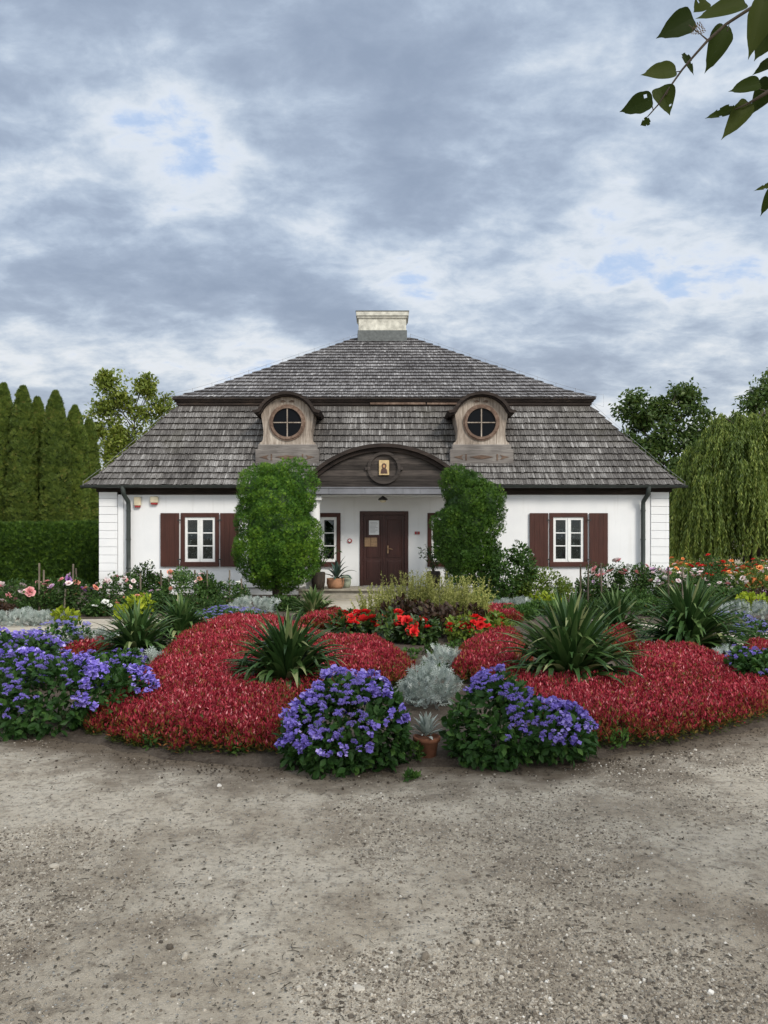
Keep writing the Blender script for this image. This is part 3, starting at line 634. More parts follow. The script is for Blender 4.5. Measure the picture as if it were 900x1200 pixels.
mb = MB(); ring(mb, [(6.10, 5.48), (6.24, 5.53), (6.24, 5.60), (6.27, 5.61), (6.27, 5.68), (6.32, 5.70), (6.32, 5.745), (6.37, 5.76), (6.37, 5.80), (6.1, 5.85)]); mb.build('roof_cornice', M['dark_wood'], house)
mb = MB(); mb.box(-.42, 1.25, CYF - 6.30, CYF - 6.272, 5.615, 5.675); mb.box(1.30, 3.4, CYF - 6.295, CYF - 6.272, 5.615, 5.67); mb.build('cornice_board', M['ring_wood'], house)
# gutter and downpipes
a = np.linspace(0, pi, 8)
for gx0, gx1 in ((-8.34, -2.2), (2.2, 8.34)):
    gut = MB(); sec = [(.068 * cos(t_), -.068 * sin(t_)) for t_ in a] + [(.056 * cos(t_), -.056 * sin(t_)) for t_ in a[::-1]]
    n = len(sec); yc = CYF - 8.26 - .05; zc_ = 3.035
    V = [(x, yc + u, zc_ + v) for x in (gx0, gx1) for u, v in sec]
    gut.add(V, [[i, (i + 1) % n, n + (i + 1) % n, n + i] for i in range(n)] + [list(range(n)), list(range(2 * n - 1, n - 1, -1))])
    for x in np.arange(gx0 + .3, gx1, .75): gut.box(x - .012, x + .012, yc - .072, yc + .06, 2.975, 2.99)
    gut.build('gutter', M['drain'], house)
for px, sx in ((-7.18, -1), (7.28, 1)):
    mb = MB(); yg = CYF - 8.26 - .05; yw = D - .13
    mb.tube([(px - sx * -.02, yg, 3.0), (px + .0, yg, 2.90), (px + sx * -.0, yg + .03, 2.80), (px - sx * .07, yw - .02, 2.60), (px - sx * .07, yw, 2.48), (px - sx * .07, yw, 1.2), (px - sx * .07, yw, .12), (px - sx * .07, yw - .1, .03)], .062, 12)
    for z in (2.35, 1.55, .75): mb.lathe([(.068, z - .02), (.072, z), (.068, z + .02)], px - sx * .07, yw, 12); mb.box(px - sx * .07 - .01, px - sx * .07 + .01, yw + .06, D, z - .01, z + .01)
    mb.build('downpipe', M['drain'], house)
# lightning conductor along the hips
mb = MB()
for sx in (-1, 1):
    pts = []
    def hip(prof, n, lift):
        P = np.array(prof); s = np.linspace(0, 1, n); w = np.interp(s, [0, 1], [P[0, 0], P[-1, 0]]); return [(sx * (x + .03), CYF - x - .03, float(np.interp(-x, -P[:, 0], P[:, 1])) + lift) for x in w]
    U = hip(PU, 12, .12); Lw = hip(PL, 6, .10)
    mb.tube(np.array(U[::-1] + [(sx * 6.55, CYF - 6.55, 5.86), (sx * 6.55, CYF - 6.55, 5.5)] + Lw[::-1]), .004, 4)
    for p in U + Lw: mb.tube([(p[0], p[1], p[2] + .02), (p[0], p[1], p[2] - .15)], .005, 4)
mb.build('lightning_conductor', M['wire'], house)
# chimney
mb = MB(); cx = -.06; cy = 28.5
mb.bbox(cx - .87, cx + .87, cy - .45, cy + .45, 8.6, 9.68, .012); mb.bbox(cx - .92, cx + .92, cy - .50, cy + .50, 9.62, 9.69, .015); mb.bbox(cx - .96, cx + .96, cy - .54, cy + .54, 9.69, 9.84, .012)
ch = mb.build('chimney', plain_mat('chimney_render', (0.52, 0.51, 0.45), .85, .15, .35, 5, .3), house)
mb = MB(); mb.bbox(cx - .975, cx + .975, cy - .555, cy + .555, 9.84, 9.87, .005); mb.build('coping', M['lead'], ch)
mb = MB(); mb.bbox(cx - .90, cx + .90, cy - .52, cy + .52, 8.7, 9.16, .01); mb.build('flashing', M['lead'], ch)

# windows
def window(cx, y=D, shutters=True):
    mb = MB(); x0, x1 = cx - .535, cx + .535; fy = y - .03
    mb.bbox(x0, x1, fy, y + .06, WZ1 - .115, WZ1, .006); mb.bbox(x0, x0 + .11, fy, y + .06, WZ0 + .13, WZ1 - .115, .004); mb.bbox(x1 - .11, x1, fy, y + .06, WZ0 + .13, WZ1 - .115, .004)
    mb.bbox(x0 - .005, x1 + .005, y - .075, y + .06, WZ0, WZ0 + .13, .01)
    w = mb.build('window', M['brown_paint'], house)
    mb = MB(); sy0, sy1 = y + .0, y + .05; a, b, c, d = x0 + .111, x1 - .111, WZ0 + .131, WZ1 - .116
    def leaf(l, r_):
        s = .072
        mb.bbox(l, l + s, sy0, sy1, c, d, .004); mb.bbox(r_ - s, r_, sy0, sy1, c, d, .004); mb.bbox(l + s, r_ - s, sy0 + .002, sy1, c, c + .085, .004); mb.bbox(l + s, r_ - s, sy0 + .002, sy1, d - .08, d, .004)
        H = (d - .08) - (c + .085)
        for k in (1, 2): z = c + .085 + H * k / 3; mb.bbox(l + s, r_ - s, sy0 + .006, sy1, z - .014, z + .014, .003)
    leaf(a, cx - .004); leaf(cx + .004, b); mb.bbox(cx - .022, cx + .022, sy0 - .014, sy0 - .001, c + .03, d - .03, .004)
    mb.build('sash', M['white_paint'], w)
    mb = MB(); mb.box(a + .04, b - .04, y + .026, y + .032, c + .04, d - .04); mb.build('pane', M['glass'], w)
    mb = MB(); n = 40; xx = np.linspace(a - .03, b + .03, n); yy = y + .14 + .018 * np.sin(xx * 38)
    V = [(x, v, z) for z in (c - .03, c + .75 * (d - c)) for x, v in zip(xx, yy)]; mb.add(V, [[i, i + 1, n + i + 1, n + i] for i in range(n - 1)], .5, 0, True); mb.build('curtain', M['lace'], w)
    if shutters:
        for s in (-1, 1):
            mb = MB(); l, r_ = sorted((cx + s * .575, cx + s * 1.09)); bw = (r_ - l) / 4
            for k in range(4): mb.bbox(l + k * bw + .0008, l + (k + 1) * bw - .0008, y - .065, y - .025, WZ0 + .0, WZ1 - .005, .0015, rnd=.4 + .2 * random.random())
            for z in (WZ0 + .2, WZ1 - .22): mb.box(l + .02, r_ - .02, y - .025, y - .004, z - .04, z + .04)
            sh = mb.build('shutter', M['brown_paint'], house)
            for z in (WZ0 + .2, WZ1 - .2): h0, h1 = sorted((cx + s * .50, cx + s * .62)); mb = MB(); mb.box(h0, h1, y - .072, y - .0655, z - .018, z + .018); mb.build('hinge', M['iron'], sh)
    return w
for i, (cx, _) in enumerate(wins): window(cx, shutters=i < 2)
# door
mb = MB(); mb.bbox(-.68, -.58, D - .03, D + .08, .25, 2.34, .005); mb.bbox(.58, .68, D - .03, D + .08, .25, 2.34, .005); mb.bbox(-.58, .58, D - .03, D + .08, 2.24, 2.34, .005)
mb.build('door_frame', M['door_paint'], house)
mb = MB()
for s in (-1, 1):
    l, r_ = sorted((s * .004, s * .578)); mb.box(l, r_, D + .03, D + .075, .252, 2.238)
    for z0, z1 in ((.40, .95), (1.05, 2.10)): mb.bbox(l + .09, r_ - .09, D + .012, D + .0295, z0, z1, .012); mb.bbox(l + .15, r_ - .15, D + .004, D + .0118, z0 + .06, z1 - .06, .005)
mb.bbox(-.03, .03, D + .005, D + .0295, .26, 2.23, .006)
door = mb.build('door', M['door_paint'], house)
mb = MB(); mb.bbox(.09, .13, D - .006, D + .003, 1.16, 1.38, .004); mb.tube([(.11, D - .005, 1.29), (.11, D - .05, 1.29), (.20, D - .055, 1.285), (.235, D - .045, 1.27)], .011, 8); mb.build('handle', M['brass'], door)
mb = MB(); mb.box(-.42, -.14, D - .004, D + .001, 1.68, 2.08); nt_ = mb.build('notice', M['paper'], door)
mb = MB()
for k in range(9): mb.box(-.39, -.39 + .22 * (.6 + .4 * random.random()), D - .0065, D - .0045, 2.02 - k * .036, 2.028 - k * .036, mi=0)
mb.build('notice', M['ink'], door).name = 'printed_lines'
for l in (-.545, -.365):
    mb = MB(); mb.bbox(l, l + .17, D - .006, D + .003, 1.35, 1.60, .003); mb.box(l + .02, l + .15, D - .0085, D - .0065, 1.56, 1.585); mb.build('plaque', M['brass'], door)
# fittings on the wall
def wallthing(name, label, cat, mbs):
    t_ = None
    for k, (nm, mb, mat) in enumerate(mbs): t_ = mb.build(nm, mat, house if k == 0 else t_)
for x0, x1, z0, z1 in ((-6.98, -6.79, 2.50, 2.74), (-6.53, -6.31, 2.58, 2.75)):
    a_ = MB(); a_.bbox(x0, x1, D - .09, D - .002, z0, z1, .015); b_ = MB(); b_.bbox(x0 + .02, x1 - .02, D - .08, D - .003, z0 - .055, z0 - .001, .01)
    wallthing('alarm_box', '', '', [('alarm_box', a_, M['cream']), ('beacon', b_, M['red_plastic'])])
a_ = MB(); b_ = MB()
def disc(mb, cx, cz, y0, y1, r_, n=20): mb.prism([(cx + r_ * cos(2 * pi * i / n), cz + r_ * sin(2 * pi * i / n)) for i in range(n)], y0, y1)
disc(a_, -.96, 1.51, D - .03, D - .002, .065); disc(b_, -.96, 1.515, D - .04, D - .031, .035)
wallthing('fire_bell', '', '', [('fire_bell', a_, M['red_plastic']), ('bell_cap', b_, M['white_paint'])])
a_ = MB(); a_.bbox(.86, 1.0, D - .02, D - .002, 1.69, 1.77, .004); b_ = MB(); b_.box(.905, .955, D - .024, D - .021, 1.715, 1.745)
wallthing('red_plate', '', '', [('red_plate', a_, M['red_plastic']), ('house_number', b_, M['ink'])])

# portico
PY = 20.3
mb = MB(); mb.bbox(-2.25, 2.25, PY - .12, D - .06, .10, .25, .015); mb.bbox(-2.3, 2.3, PY - .18, PY + .3, .20, .252, .015)
mb.bbox(-2.05, 2.05, PY - .52, PY - .121, -.02, .13, .015); mb.bbox(-2.25, 2.25, PY - .90, PY - .521, -.05, .03, .012)
mb.build('porch_steps', M['stone'], house)
for s in (-1, 1):
    mb = MB(); x = s * 1.86
    mb.bbox(x - .21, x + .21, PY - .02, PY + .40, .252, .56, .012); mb.lathe([(.17, .56), (.185, .59), (.17, .62), (.155, .66), (.15, 2.45), (.165, 2.50), (.165, 2.55), (.2, 2.60)], x, PY + .19, 24); mb.bbox(x - .21, x + .21, PY - .02, PY + .40, 2.60, 2.72, .01)
    mb.build('pillar', M['plaster'], house)
mb = MB(); mb.box(-2.1, 2.1, PY + .06, D - .003, 2.73, 2.80); mb.bbox(-2.1, 2.1, PY - .0, PY + .36, 2.7205, 2.7295, .002); mb.build('porch_ceiling', M['plaster'], house)
R_ = 2.73; zc_ = 4.0 - R_
def arcpts(R, hw, n=33):
    a0 = math.asin(hw / R); return [(R * sin(t_), zc_ + R * cos(t_)) for t_ in np.linspace(-a0, a0, n)]
out_ = arcpts(2.60, 2.03)
mb = MB(); zb = 2.93; nb = 7
for k in range(nb):                                 # horizontal boards, cut to the arch
    z0 = zb + k * .15; z1 = min(z0 + .146, zc_ + 2.60)
    def hwz(z): return min(2.08, math.sqrt(max(2.60 ** 2 - (z - zc_) ** 2, 0)))
    a_, b_ = hwz(z0), hwz(z1); mid_ = hwz((z0 + z1) / 2)
    if b_ < .05: b_ = .02
    mb.prism([(-a_, z0), (a_, z0), (mid_, (z0 + z1) / 2), (b_, z1), (-b_, z1), (-mid_, (z0 + z1) / 2)], PY - .02 - .004 * (k % 2), PY + .1, rnd=random.random())
ped = mb.build('pediment', M['tympanum'], house)
mb = MB(); o1 = arcpts(2.60, 2.03); o2 = arcpts(2.70, 2.10); mb.strip(o1, o2, PY - .10, PY + .12); o3 = arcpts(2.705, 2.10); o4 = arcpts(2.80, 2.18); mb.strip(o3, o4, PY - .20, 22.35)
mb.build('arch_moulding', M['dark_wood'], ped)
mb = MB(); xs_ = [-2.2, -1.86, -1.45, -.5, .5, .95, 1.86, 2.2]
for a_, b_ in zip(xs_[:-1], xs_[1:]): mb.box(a_ + .003, b_ - .003, PY - .12, PY + .12, 2.745, 2.925)
mb.box(-2.2, 2.2, PY - .14, PY - .121, 2.905, 2.93); mb.build('flashing', M['flashing'], ped)
# medallion ring with a small gilt picture
mb = MB(); mz = 3.44
n = 40; ci = [(.36 * sin(t_), mz + .35 * cos(t_)) for t_ in np.linspace(0, 2 * pi, n + 1)]; co = [(.44 * sin(t_), mz + .43 * cos(t_)) for t_ in np.linspace(0, 2 * pi, n + 1)]
mb.strip(ci, co, PY - .085, PY - .025)
for s in (-1, 1): mb.box(min(s * .44, s * .5), max(s * .44, s * .5), PY - .07, PY - .026, mz - .06, mz + .02)
mb.build('medallion', M['tympanum'], ped)
mb = MB(); mb.bbox(-.135, .135, PY - .075, PY - .026, mz - .19, mz + .20, .008, mi=0)
n = 14; mb.prism([(.065 * cos(2 * pi * i / n), mz + .045 + .075 * sin(2 * pi * i / n)) for i in range(n)], PY - .081, PY - .0755, mi=1)
mb.prism([(-.095, mz - .155), (.095, mz - .155), (.07, mz - .04), (.03, mz + .0), (-.03, mz + .0), (-.07, mz - .04)], PY - .080, PY - .0755, mi=1)
mb.prism([(.03 * cos(2 * pi * i / n), mz + .04 + .04 * sin(2 * pi * i / n)) for i in range(n)], PY - .085, PY - .0815, mi=2)
mb.build('gilt_picture', [M['gold'], M['icon_dark'], M['icon_skin']], ped)
# porch lamp
mb = MB(); mb.lathe([(.02, 2.73), (.03, 2.70), (.10, 2.66), (.13, 2.62), (.125, 2.60), (.02, 2.60)], -.03, PY + .25, 16); lp = mb.build('porch_lamp', M['iron'], house)
mb = MB(); mb.lathe([(.09, 2.598), (.08, 2.56), (.045, 2.54), (.001, 2.535)], -.03, PY + .25, 16); mb.build('shade', M['cream'], lp)

# dormers
def dormer(cx, k):
    dyf = 21.78; by = 23.3
    half = [(.79, 3.75), (.79, 4.28), (.72, 4.33), (.69, 4.40), (.675, 4.62), (.70, 4.82), (.735, 5.0), (.745, 5.14)]
    top = [(.735 * cos(t_), 5.10 + .52 * sin(t_)) for t_ in np.linspace(.12, pi / 2, 9)]
    R = half + top; out = [(cx + x, z) for x, z in R] + [(cx - x, z) for x, z in R[-2::-1]]
    mb = MB(); mb.prism(out[::-1], dyf, by)
    d = mb.build('dormer', M['dormer_wood'], house)
    mb = MB(); mb.bbox(cx - .90, cx + .90, dyf - .08, dyf + .9, 3.70, 4.10, .012); mb.bbox(cx - .84, cx + .84, dyf - .05, dyf + .7, 4.102, 4.24, .02); mb.build('base_panel', M['grey_wood'], d)
    def relief(pts, y=dyf - .092, y1=dyf - .0805):
        mb = MB(); mb.prism([(cx + x, 3.88 + z) for x, z in pts], y, y1); mb.build('carving', M['carving'], d)
    relief([(-.34, 0), (-.12, .035), (0, .05), (.12, .035), (.34, 0), (.12, -.05), (0, -.065), (-.12, -.05)])
    for s in (-1, 1):
        relief([(s * .42, .08), (s * .46, .08), (s * .46, -.1), (s * .42, -.1)]); relief([(s * .52, .06), (s * .62, .03), (s * .78, 0), (s * .62, -.05), (s * .52, -.08), (s * .58, -.01)])
        relief([(s * .04, 1.58), (s * .12, 1.62), (s * .2, 1.60), (s * .17, 1.55), (s * .1, 1.56)], dyf - .015, dyf + .01)
    h = [(.97, 5.17), (.92, 5.19), (.86, 5.195), (.81, 5.22), (.77, 5.28), (.71, 5.38), (.62, 5.48), (.50, 5.57), (.36, 5.645), (.18, 5.69), (0, 5.705)]
    full = [(cx - x, z) for x, z in h] + [(cx + x, z) for x, z in h[-2::-1]]
    inn = [(cx + (x - cx) * .93, z - .075) for x, z in full]; inn2 = [(cx + (x - cx) * .90, z - .115) for x, z in full]
    mb = MB(); mb.strip(inn, full, dyf - .22, by); mb.strip(inn2, [(x, z - .002) for x, z in inn], dyf - .14, dyf + .3); mb.build('dormer_roof', M['dark_wood'], d)
    # ring, cross bars, pane
    mb = MB(); n = 44; zc2 = 4.86
    for ra, rb, y0, y1 in ((.405, .475, dyf - .06, dyf - .003), (.475, .515, dyf - .035, dyf - .002)):
        mb.strip([(cx + ra * sin(t_), zc2 + ra * cos(t_)) for t_ in np.linspace(0, 2 * pi, n + 1)], [(cx + rb * sin(t_), zc2 + rb * cos(t_)) for t_ in np.linspace(0, 2 * pi, n + 1)], y0, y1)
    fr_ = mb.build('round_window', M['ring_wood'], d)
    mb = MB(); mb.box(cx - .016, cx + .016, dyf - .035, dyf - .012, zc2 - .404, zc2 + .404); mb.box(cx - .404, cx - .017, dyf - .033, dyf - .014, zc2 - .014, zc2 + .014); mb.box(cx + .017, cx + .404, dyf - .033, dyf - .014, zc2 - .014, zc2 + .014)
    mb.build('glazing_bar', M['dormer_wood'], d)
    mb = MB(); mb.prism([(cx + .404 * cos(2 * pi * i / n), zc2 + .404 * sin(2 * pi * i / n)) for i in range(n)], dyf - .010, dyf - .004); mb.build('pane', M['dark_glass'], d)
m, t = newmat('dark_glass'); q = NT(t); q.out(q.bsdf((0.006, 0.007, 0.009), 0.08, 0.06)); M['dark_glass'] = m
for k, cx in enumerate((-2.74, 2.76)): dormer(cx, k)

# low white wall beyond the right corner
mb = MB(); mb.bbox(8.25, 9.6, 22.6, 22.9, 0, .62, .02); mb.bbox(8.2, 9.65, 22.55, 22.95, .621, .70, .02)
tag(mb.build('low_wall', M['plaster']), 'low white garden wall beyond the right corner of the house', 'wall')

# ------------------------------------------------------------------ trees and hedge
def lobes_points(lobes, n, r, shrink=.94):
    """points on the outside of a union of ellipsoids"""
    c = np.array([l[0] for l in lobes], float); R = np.array([l[1] for l in lobes], float)
    A = (R[:, 0] * R[:, 2] + R[:, 1] * R[:, 2] + R[:, 0] * R[:, 1]); P = []; Nn = []; got = 0
    while got < n:
        k = r.choice(len(lobes), n, p=A / A.sum()); d = rdir(n, r); p = c[k] + d * R[k]; nn = nrm(d / R[k])
        q_ = (((p[:, None] - c[None]) / (R[None] * shrink)) ** 2).sum(2); q_[np.arange(n), k] = 9
        ok = (q_ > 1).all(1); P.append(p[ok]); Nn.append(nn[ok]); got += ok.sum()
    return np.concatenate(P)[:n], np.concatenate(Nn)[:n]
def clump(P, Nn, r, nc, amp, size):
    """push points out into rounded clumps"""
    ci = r.choice(len(P), nc, replace=False); Cc = P[ci]; best = np.full(len(P), 9e9); who = np.zeros(len(P), int)
    for a in range(0, len(P), 4000):
        d = np.linalg.norm(P[a:a + 4000, None] - Cc[None], axis=2); who[a:a + 4000] = d.argmin(1); best[a:a + 4000] = d.min(1)
    f = np.clip(1 - (best / size) ** 2, -.6, 1); am = amp * (.5 + r.random(nc))[who]
    return P + Nn * (f * am)[:, None], nrm(Nn * .8 + nrm(P - Cc[who] + Nn * size * .4) * .8), f, r.random(nc)[who]
def conifer_crown(lobes, n, nc, amp, csize, leaf, r, up=.8, core=None):
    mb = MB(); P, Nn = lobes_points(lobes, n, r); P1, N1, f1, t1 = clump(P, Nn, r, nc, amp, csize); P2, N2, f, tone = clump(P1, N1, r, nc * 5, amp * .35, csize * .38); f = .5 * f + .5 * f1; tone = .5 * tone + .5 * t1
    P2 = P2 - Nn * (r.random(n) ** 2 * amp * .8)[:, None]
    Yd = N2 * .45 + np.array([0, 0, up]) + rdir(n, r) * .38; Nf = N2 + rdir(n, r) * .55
    mb.inst(SPRAY, P2, frames(Yd, Nf), leaf * (.7 + .6 * r.random(n)), np.clip(.34 + .13 * r.normal(size=n) + .22 * (tone - .4) + .22 * f, 0, 1))  # f paints crevice shade into the tone; paler crests are also new growth
    return mb
def core_mesh(mb, lobes, k=.86):
    """closed inside of a crown, leaf material at its darkest tone"""
    for c, R in lobes:
        n = 14; prof = [(max(.001, sin(t_)) * k, -cos(t_) * k) for t_ in np.linspace(0, pi, 9)]
        V = []; 
        for x, z in prof: V += [(c[0] + R[0] * x * cos(a_), c[1] + R[1] * x * sin(a_), c[2] + R[2] * z) for a_ in np.arange(n) * 2 * pi / n]
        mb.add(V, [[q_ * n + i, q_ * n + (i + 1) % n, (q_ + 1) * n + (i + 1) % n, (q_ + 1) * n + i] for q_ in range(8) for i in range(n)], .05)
# the two clipped thujas in front of the porch
r = np.random.default_rng(21)
th1 = thing('thuja_tree', 'rounded barrel-shaped green thuja clipped dense, left of the porch', 'tree', (-2.67, 19.2, 0))
lob = [((0, 0, 1.26), (.84, .78, .86)), ((0, 0, 1.75), (.92, .84, .95)), ((-.02, 0, 2.35), (.80, .74, .76)), ((-.46, 0, 2.62), (.34, .5, .62)), ((.44, .05, 2.68), (.36, .5, .64)), ((0, -.05, 2.7), (.36, .5, .5)), ((.3, -.1, 1.02), (.5, .6, .56)), ((-.3, -.1, 1.02), (.5, .6, .56))]
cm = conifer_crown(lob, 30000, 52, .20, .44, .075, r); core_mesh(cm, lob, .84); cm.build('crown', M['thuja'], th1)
mb = MB(); mb.tube([(.05, 0, -.05), (.03, 0, .2), (0, 0, .5), (0, 0, 1.2)], [.13, .10, .09, .07], 10); mb.tube([(-.06, .02, 0), (-.08, 0, .35), (-.2, 0, .9)], [.06, .05, .04], 8); mb.build('trunk', M['bark'], th1)
th2 = thing('thuja_tree', 'irregular loose lobed green thuja on a leaning trunk, right of the porch', 'tree', (2.25, 19.0, 0))
lob = [((-.33, 0, 2.42), (.46, .5, .70)), ((-.26, 0, 2.98), (.30, .34, .30)), ((.30, .03, 2.30), (.32, .40, .60)), ((-.42, 0, 1.42), (.46, .5, .68)), ((-.08, 0, 1.22), (.34, .4, .66)), ((.43, 0, 1.10), (.20, .26, .36)),
       ((-.66, 0, 2.0), (.22, .3, .52)), ((-.05, -.05, 1.9), (.36, .4, .5)), ((-.5, -.05, 1.0), (.3, .3, .42))]
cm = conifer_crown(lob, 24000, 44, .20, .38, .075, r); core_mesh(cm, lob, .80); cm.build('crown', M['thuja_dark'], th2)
mb = MB(); mb.tube([(.22, 0, -.05), (.17, 0, .25), (.22, 0, .6), (.02, 0, 1.2)], [.12, .09, .08, .07], 10); mb.tube([(.08, -.05, -.02), (.02, -.05, .3), (-.05, 0, .8)], [.07, .06, .05], 8); mb.tube([(.3, .0, 0), (.36, 0, .35), (.55, 0, .8)], [.06, .05, .04], 8); mb.build('trunk', M['bark'], th2)
# columnar thujas behind the hedge
def column_tree(seed, H, R):
    r = np.random.default_rng(seed); n = 12000; z = H * r.random(n) ** .95; a_ = r.random(n) * 2 * pi
    zs = np.array([0, .05, .3, .6, .8, .9, .96, 1]) * H; rs = np.array([.7, .9, 1, .95, .74, .50, .27, .02]) * R
    rr_ = np.interp(z, zs, rs) * .78 * (1 + .08 * np.sin(a_ * 3 + z * 1.3))
    P = np.stack([rr_ * np.cos(a_), rr_ * np.sin(a_), z], 1); Nn = nrm(np.stack([np.cos(a_), np.sin(a_), np.full(n, .25)], 1))
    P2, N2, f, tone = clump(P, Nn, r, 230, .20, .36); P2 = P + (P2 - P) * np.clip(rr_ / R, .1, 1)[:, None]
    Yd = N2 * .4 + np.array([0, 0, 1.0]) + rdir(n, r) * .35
    mb = MB(); mb.inst(SPRAY, P2, frames(Yd, N2 + rdir(n, r) * .6), .15 * (.7 + .6 * r.random(n)), np.clip(.40 + .15 * r.normal(size=n) + .22 * (tone - .4) + .15 * f, 0, 1))  # shade between clumps painted into the tone by f, tips paler
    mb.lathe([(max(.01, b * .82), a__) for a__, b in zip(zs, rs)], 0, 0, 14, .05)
    return mb, H
cols = [(4, 30.6, 452, 30, ''), (27, 30.0, 455, 29, ''), (44, 31.6, 468, 26, ''), (65, 30.2, 461, 30, ''), (88, 31.4, 478, 27, ''), (104, 32.8, 494, 22, ''), (-24, 30.5, 450, 34, '')]
clabels = ['columnar thuja at the left border of the photo, second row of green', 'tallest and widest columnar thuja, bright green at its tip', 'columnar thuja half hidden between two taller ones',
           'pointed columnar thuja standing third from the house', 'slim columnar thuja with rounded shoulder, second from the house', 'short columnar thuja nearest the house roof', 'columnar thuja mostly cut off by the left border']
for k, (px, Y, py, wpx, _) in enumerate(cols):
    H = zat(py, Y); ct = thing('columnar_thuja', clabels[k], 'tree', ((px - 450) * Y / F, Y, 0), 'row of columnar thujas behind the hedge')
    mb, _h = column_tree(50 + k, H, wpx * Y / F / 2 * 1.08); mb.build('crown', M['column'], ct)
    mb = MB(); mb.tube([(0, 0, -.1), (0, 0, 1.0), (0, 0, H * .8)], [.16, .14, .04], 8); mb.build('trunk', M['bark'], ct)
# clipped hedge
hd = MB(); r = np.random.default_rng(5); n = 26000; x0, x1, yf, yb, H = -24.0, -8.2, 25.2, 26.6, 2.02
u = r.random(n); kx = x0 + (x1 - x0) * r.random(n) ** .7; top = r.random(n) < .30; side = (~top) & (r.random(n) < .07)
P = np.stack([kx, np.where(top, yf + .38 + (yb - yf - .38) * r.random(n), yf), np.where(top, H, H * r.random(n))], 1); P[side, 0] = x1; P[side, 1] = yf + (yb - yf) * r.random(side.sum())
Nn = np.where(top[:, None], [[0, 0, 1.]], [[0, -1., .1]]); Nn[side] = [1, 0, .1]
P[:, 2] += np.where(top, .07 * (fbm(P[:, 0] * 1.5, P[:, 1] * 1.5, 8) - .5) * 2, 0)
rnded = np.clip((P[:, 2] - 1.5) / .52, 0, 1) ** 2 * .42; P[:, 1] += np.where(~top & ~side, rnded, 0)
P += Nn * (.14 * (fbm(P[:, 0] * 2.2 + P[:, 1] * 2, P[:, 2] * 2.2, 14) - .5))[:, None] + rdir(n, r) * .03 - Nn * (r.random(n)[:, None] ** 2 * .12)
Yd = Nn * .6 + np.array([0, 0, .8]) + rdir(n, r) * .5
hd.inst(SPRAY, P, frames(Yd, Nn + rdir(n, r) * .8), .13 * (.7 + .6 * r.random(n)), np.clip(.45 + .25 * r.normal(size=n), 0, 1))
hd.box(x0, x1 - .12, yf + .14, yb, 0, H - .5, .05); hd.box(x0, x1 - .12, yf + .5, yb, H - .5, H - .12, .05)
tag(hd.build('clipped_hedge', M['hedge']), 'long flat-topped clipped green hedge behind the left rose border', 'hedge')
# broadleaf trees
def leafy_tree(root, lobes, n, leaf, mat, seed, trunk_r, H, nclus, spread=.5, limbs=True):
    r = np.random.default_rng(seed); Cs = []
    P, Nn = lobes_points(lobes, nclus, r, .9); dpt = r.random(nclus) ** 1.4
    cen = np.array([l[0] for l in lobes]); near = cen[np.linalg.norm(P[:, None] - cen[None], axis=2).argmin(1)]
    Cc = P + (near - P) * (dpt * .75)[:, None]
    k = r.integers(0, nclus, n); p = Cc[k] + np.clip(r.normal(size=(n, 3)), -1.5, 1.5) * spread * np.array([1, 1, .8]) * (.6 + .8 * r.random(nclus))[k][:, None]
    tone = r.random(nclus)[k]; Yd = rdir(n, r) + np.array([0, 0, -.25]); Nf = rdir(n, r) + np.array([0, 0, .8])
    mb = MB(); mb.inst(LEAF, p, frames(Yd, Nf), leaf * (.6 + .7 * r.random(n)), np.clip(.45 + .22 * r.normal(size=n) + .3 * (tone - .5), 0, 1)); mb.build('crown', mat, root)
    mb = MB(); mb.tube([(0, 0, -.2), (.05, 0, H * .25), (-.05, 0, H * .5), (0, 0, H * .85)], [trunk_r, trunk_r * .8, trunk_r * .5, trunk_r * .12], 9)
    for i in r.choice(nclus, min(nclus, 70), replace=False):
        e = Cc[i]; z0 = max(H * .12, e[2] - (.4 + .35 * r.random()) * math.hypot(e[0], e[1]) - H * .12); s = np.array([0, 0, z0]); mid_ = (s + e) / 2 + np.array([0, 0, -.1 * abs(e[0])])
        mb.tube([s, mid_, e], [trunk_r * .28, trunk_r * .16, .02], 5)
    mb.build('trunk', M['bark'], root)
Y = 48.0; s_ = Y / F
tr = thing('poplar_tree', 'airy light green poplar tree rising behind the left roof slope', 'tree', ((158 - 450) * s_, Y, 0))
def L(px, py, rx, rz, cx): return (((px - cx) * s_, 0, zat(py, Y)), (rx * s_, rx * s_ * .8, rz * s_))
lob = [L(124, 478, 11, 38, 158), L(145, 470, 8, 32, 158), L(168, 485, 13, 36, 158), L(188, 478, 13, 26, 158), L(138, 522, 18, 22, 158), L(109, 505, 8, 22, 158), L(190, 510, 12, 24, 158), L(160, 555, 34, 24, 158), L(124, 446, 5, 10, 158), L(170, 452, 6, 12, 158)]
leafy_tree(tr, lob, 15000, .26, M['poplar'], 31, .12, zat(440, Y), 240, .30)
Y = 52.0; s_ = Y / F
tr = thing('leafy_tree', 'dark green broadleaf tree behind the right roof slope', 'tree', ((775 - 450) * s_, Y, 0))
lob = [L(752, 490, 20, 30, 775), L(740, 475, 12, 18, 775), L(790, 485, 22, 34, 775), L(806, 470, 10, 16, 775), L(770, 520, 40, 26, 775), L(745, 530, 22, 30, 775), L(812, 505, 24, 26, 775), L(780, 550, 60, 30, 775), L(835, 500, 16, 14, 775), L(770, 590, 60, 24, 775)]
leafy_tree(tr, lob, 26000, .32, M['lindenfar'], 32, .3, zat(455, Y), 330, .36)
Y = 56.0; s_ = Y / F
tr = thing('leafy_tree', 'broadleaf tree top showing above the willow at the right border', 'tree', ((900 - 450) * s_, Y, 0))
lob = [L(892, 462, 16, 22, 900), L(915, 450, 26, 26, 900), L(905, 500, 40, 34, 900), L(930, 540, 60, 60, 900)]
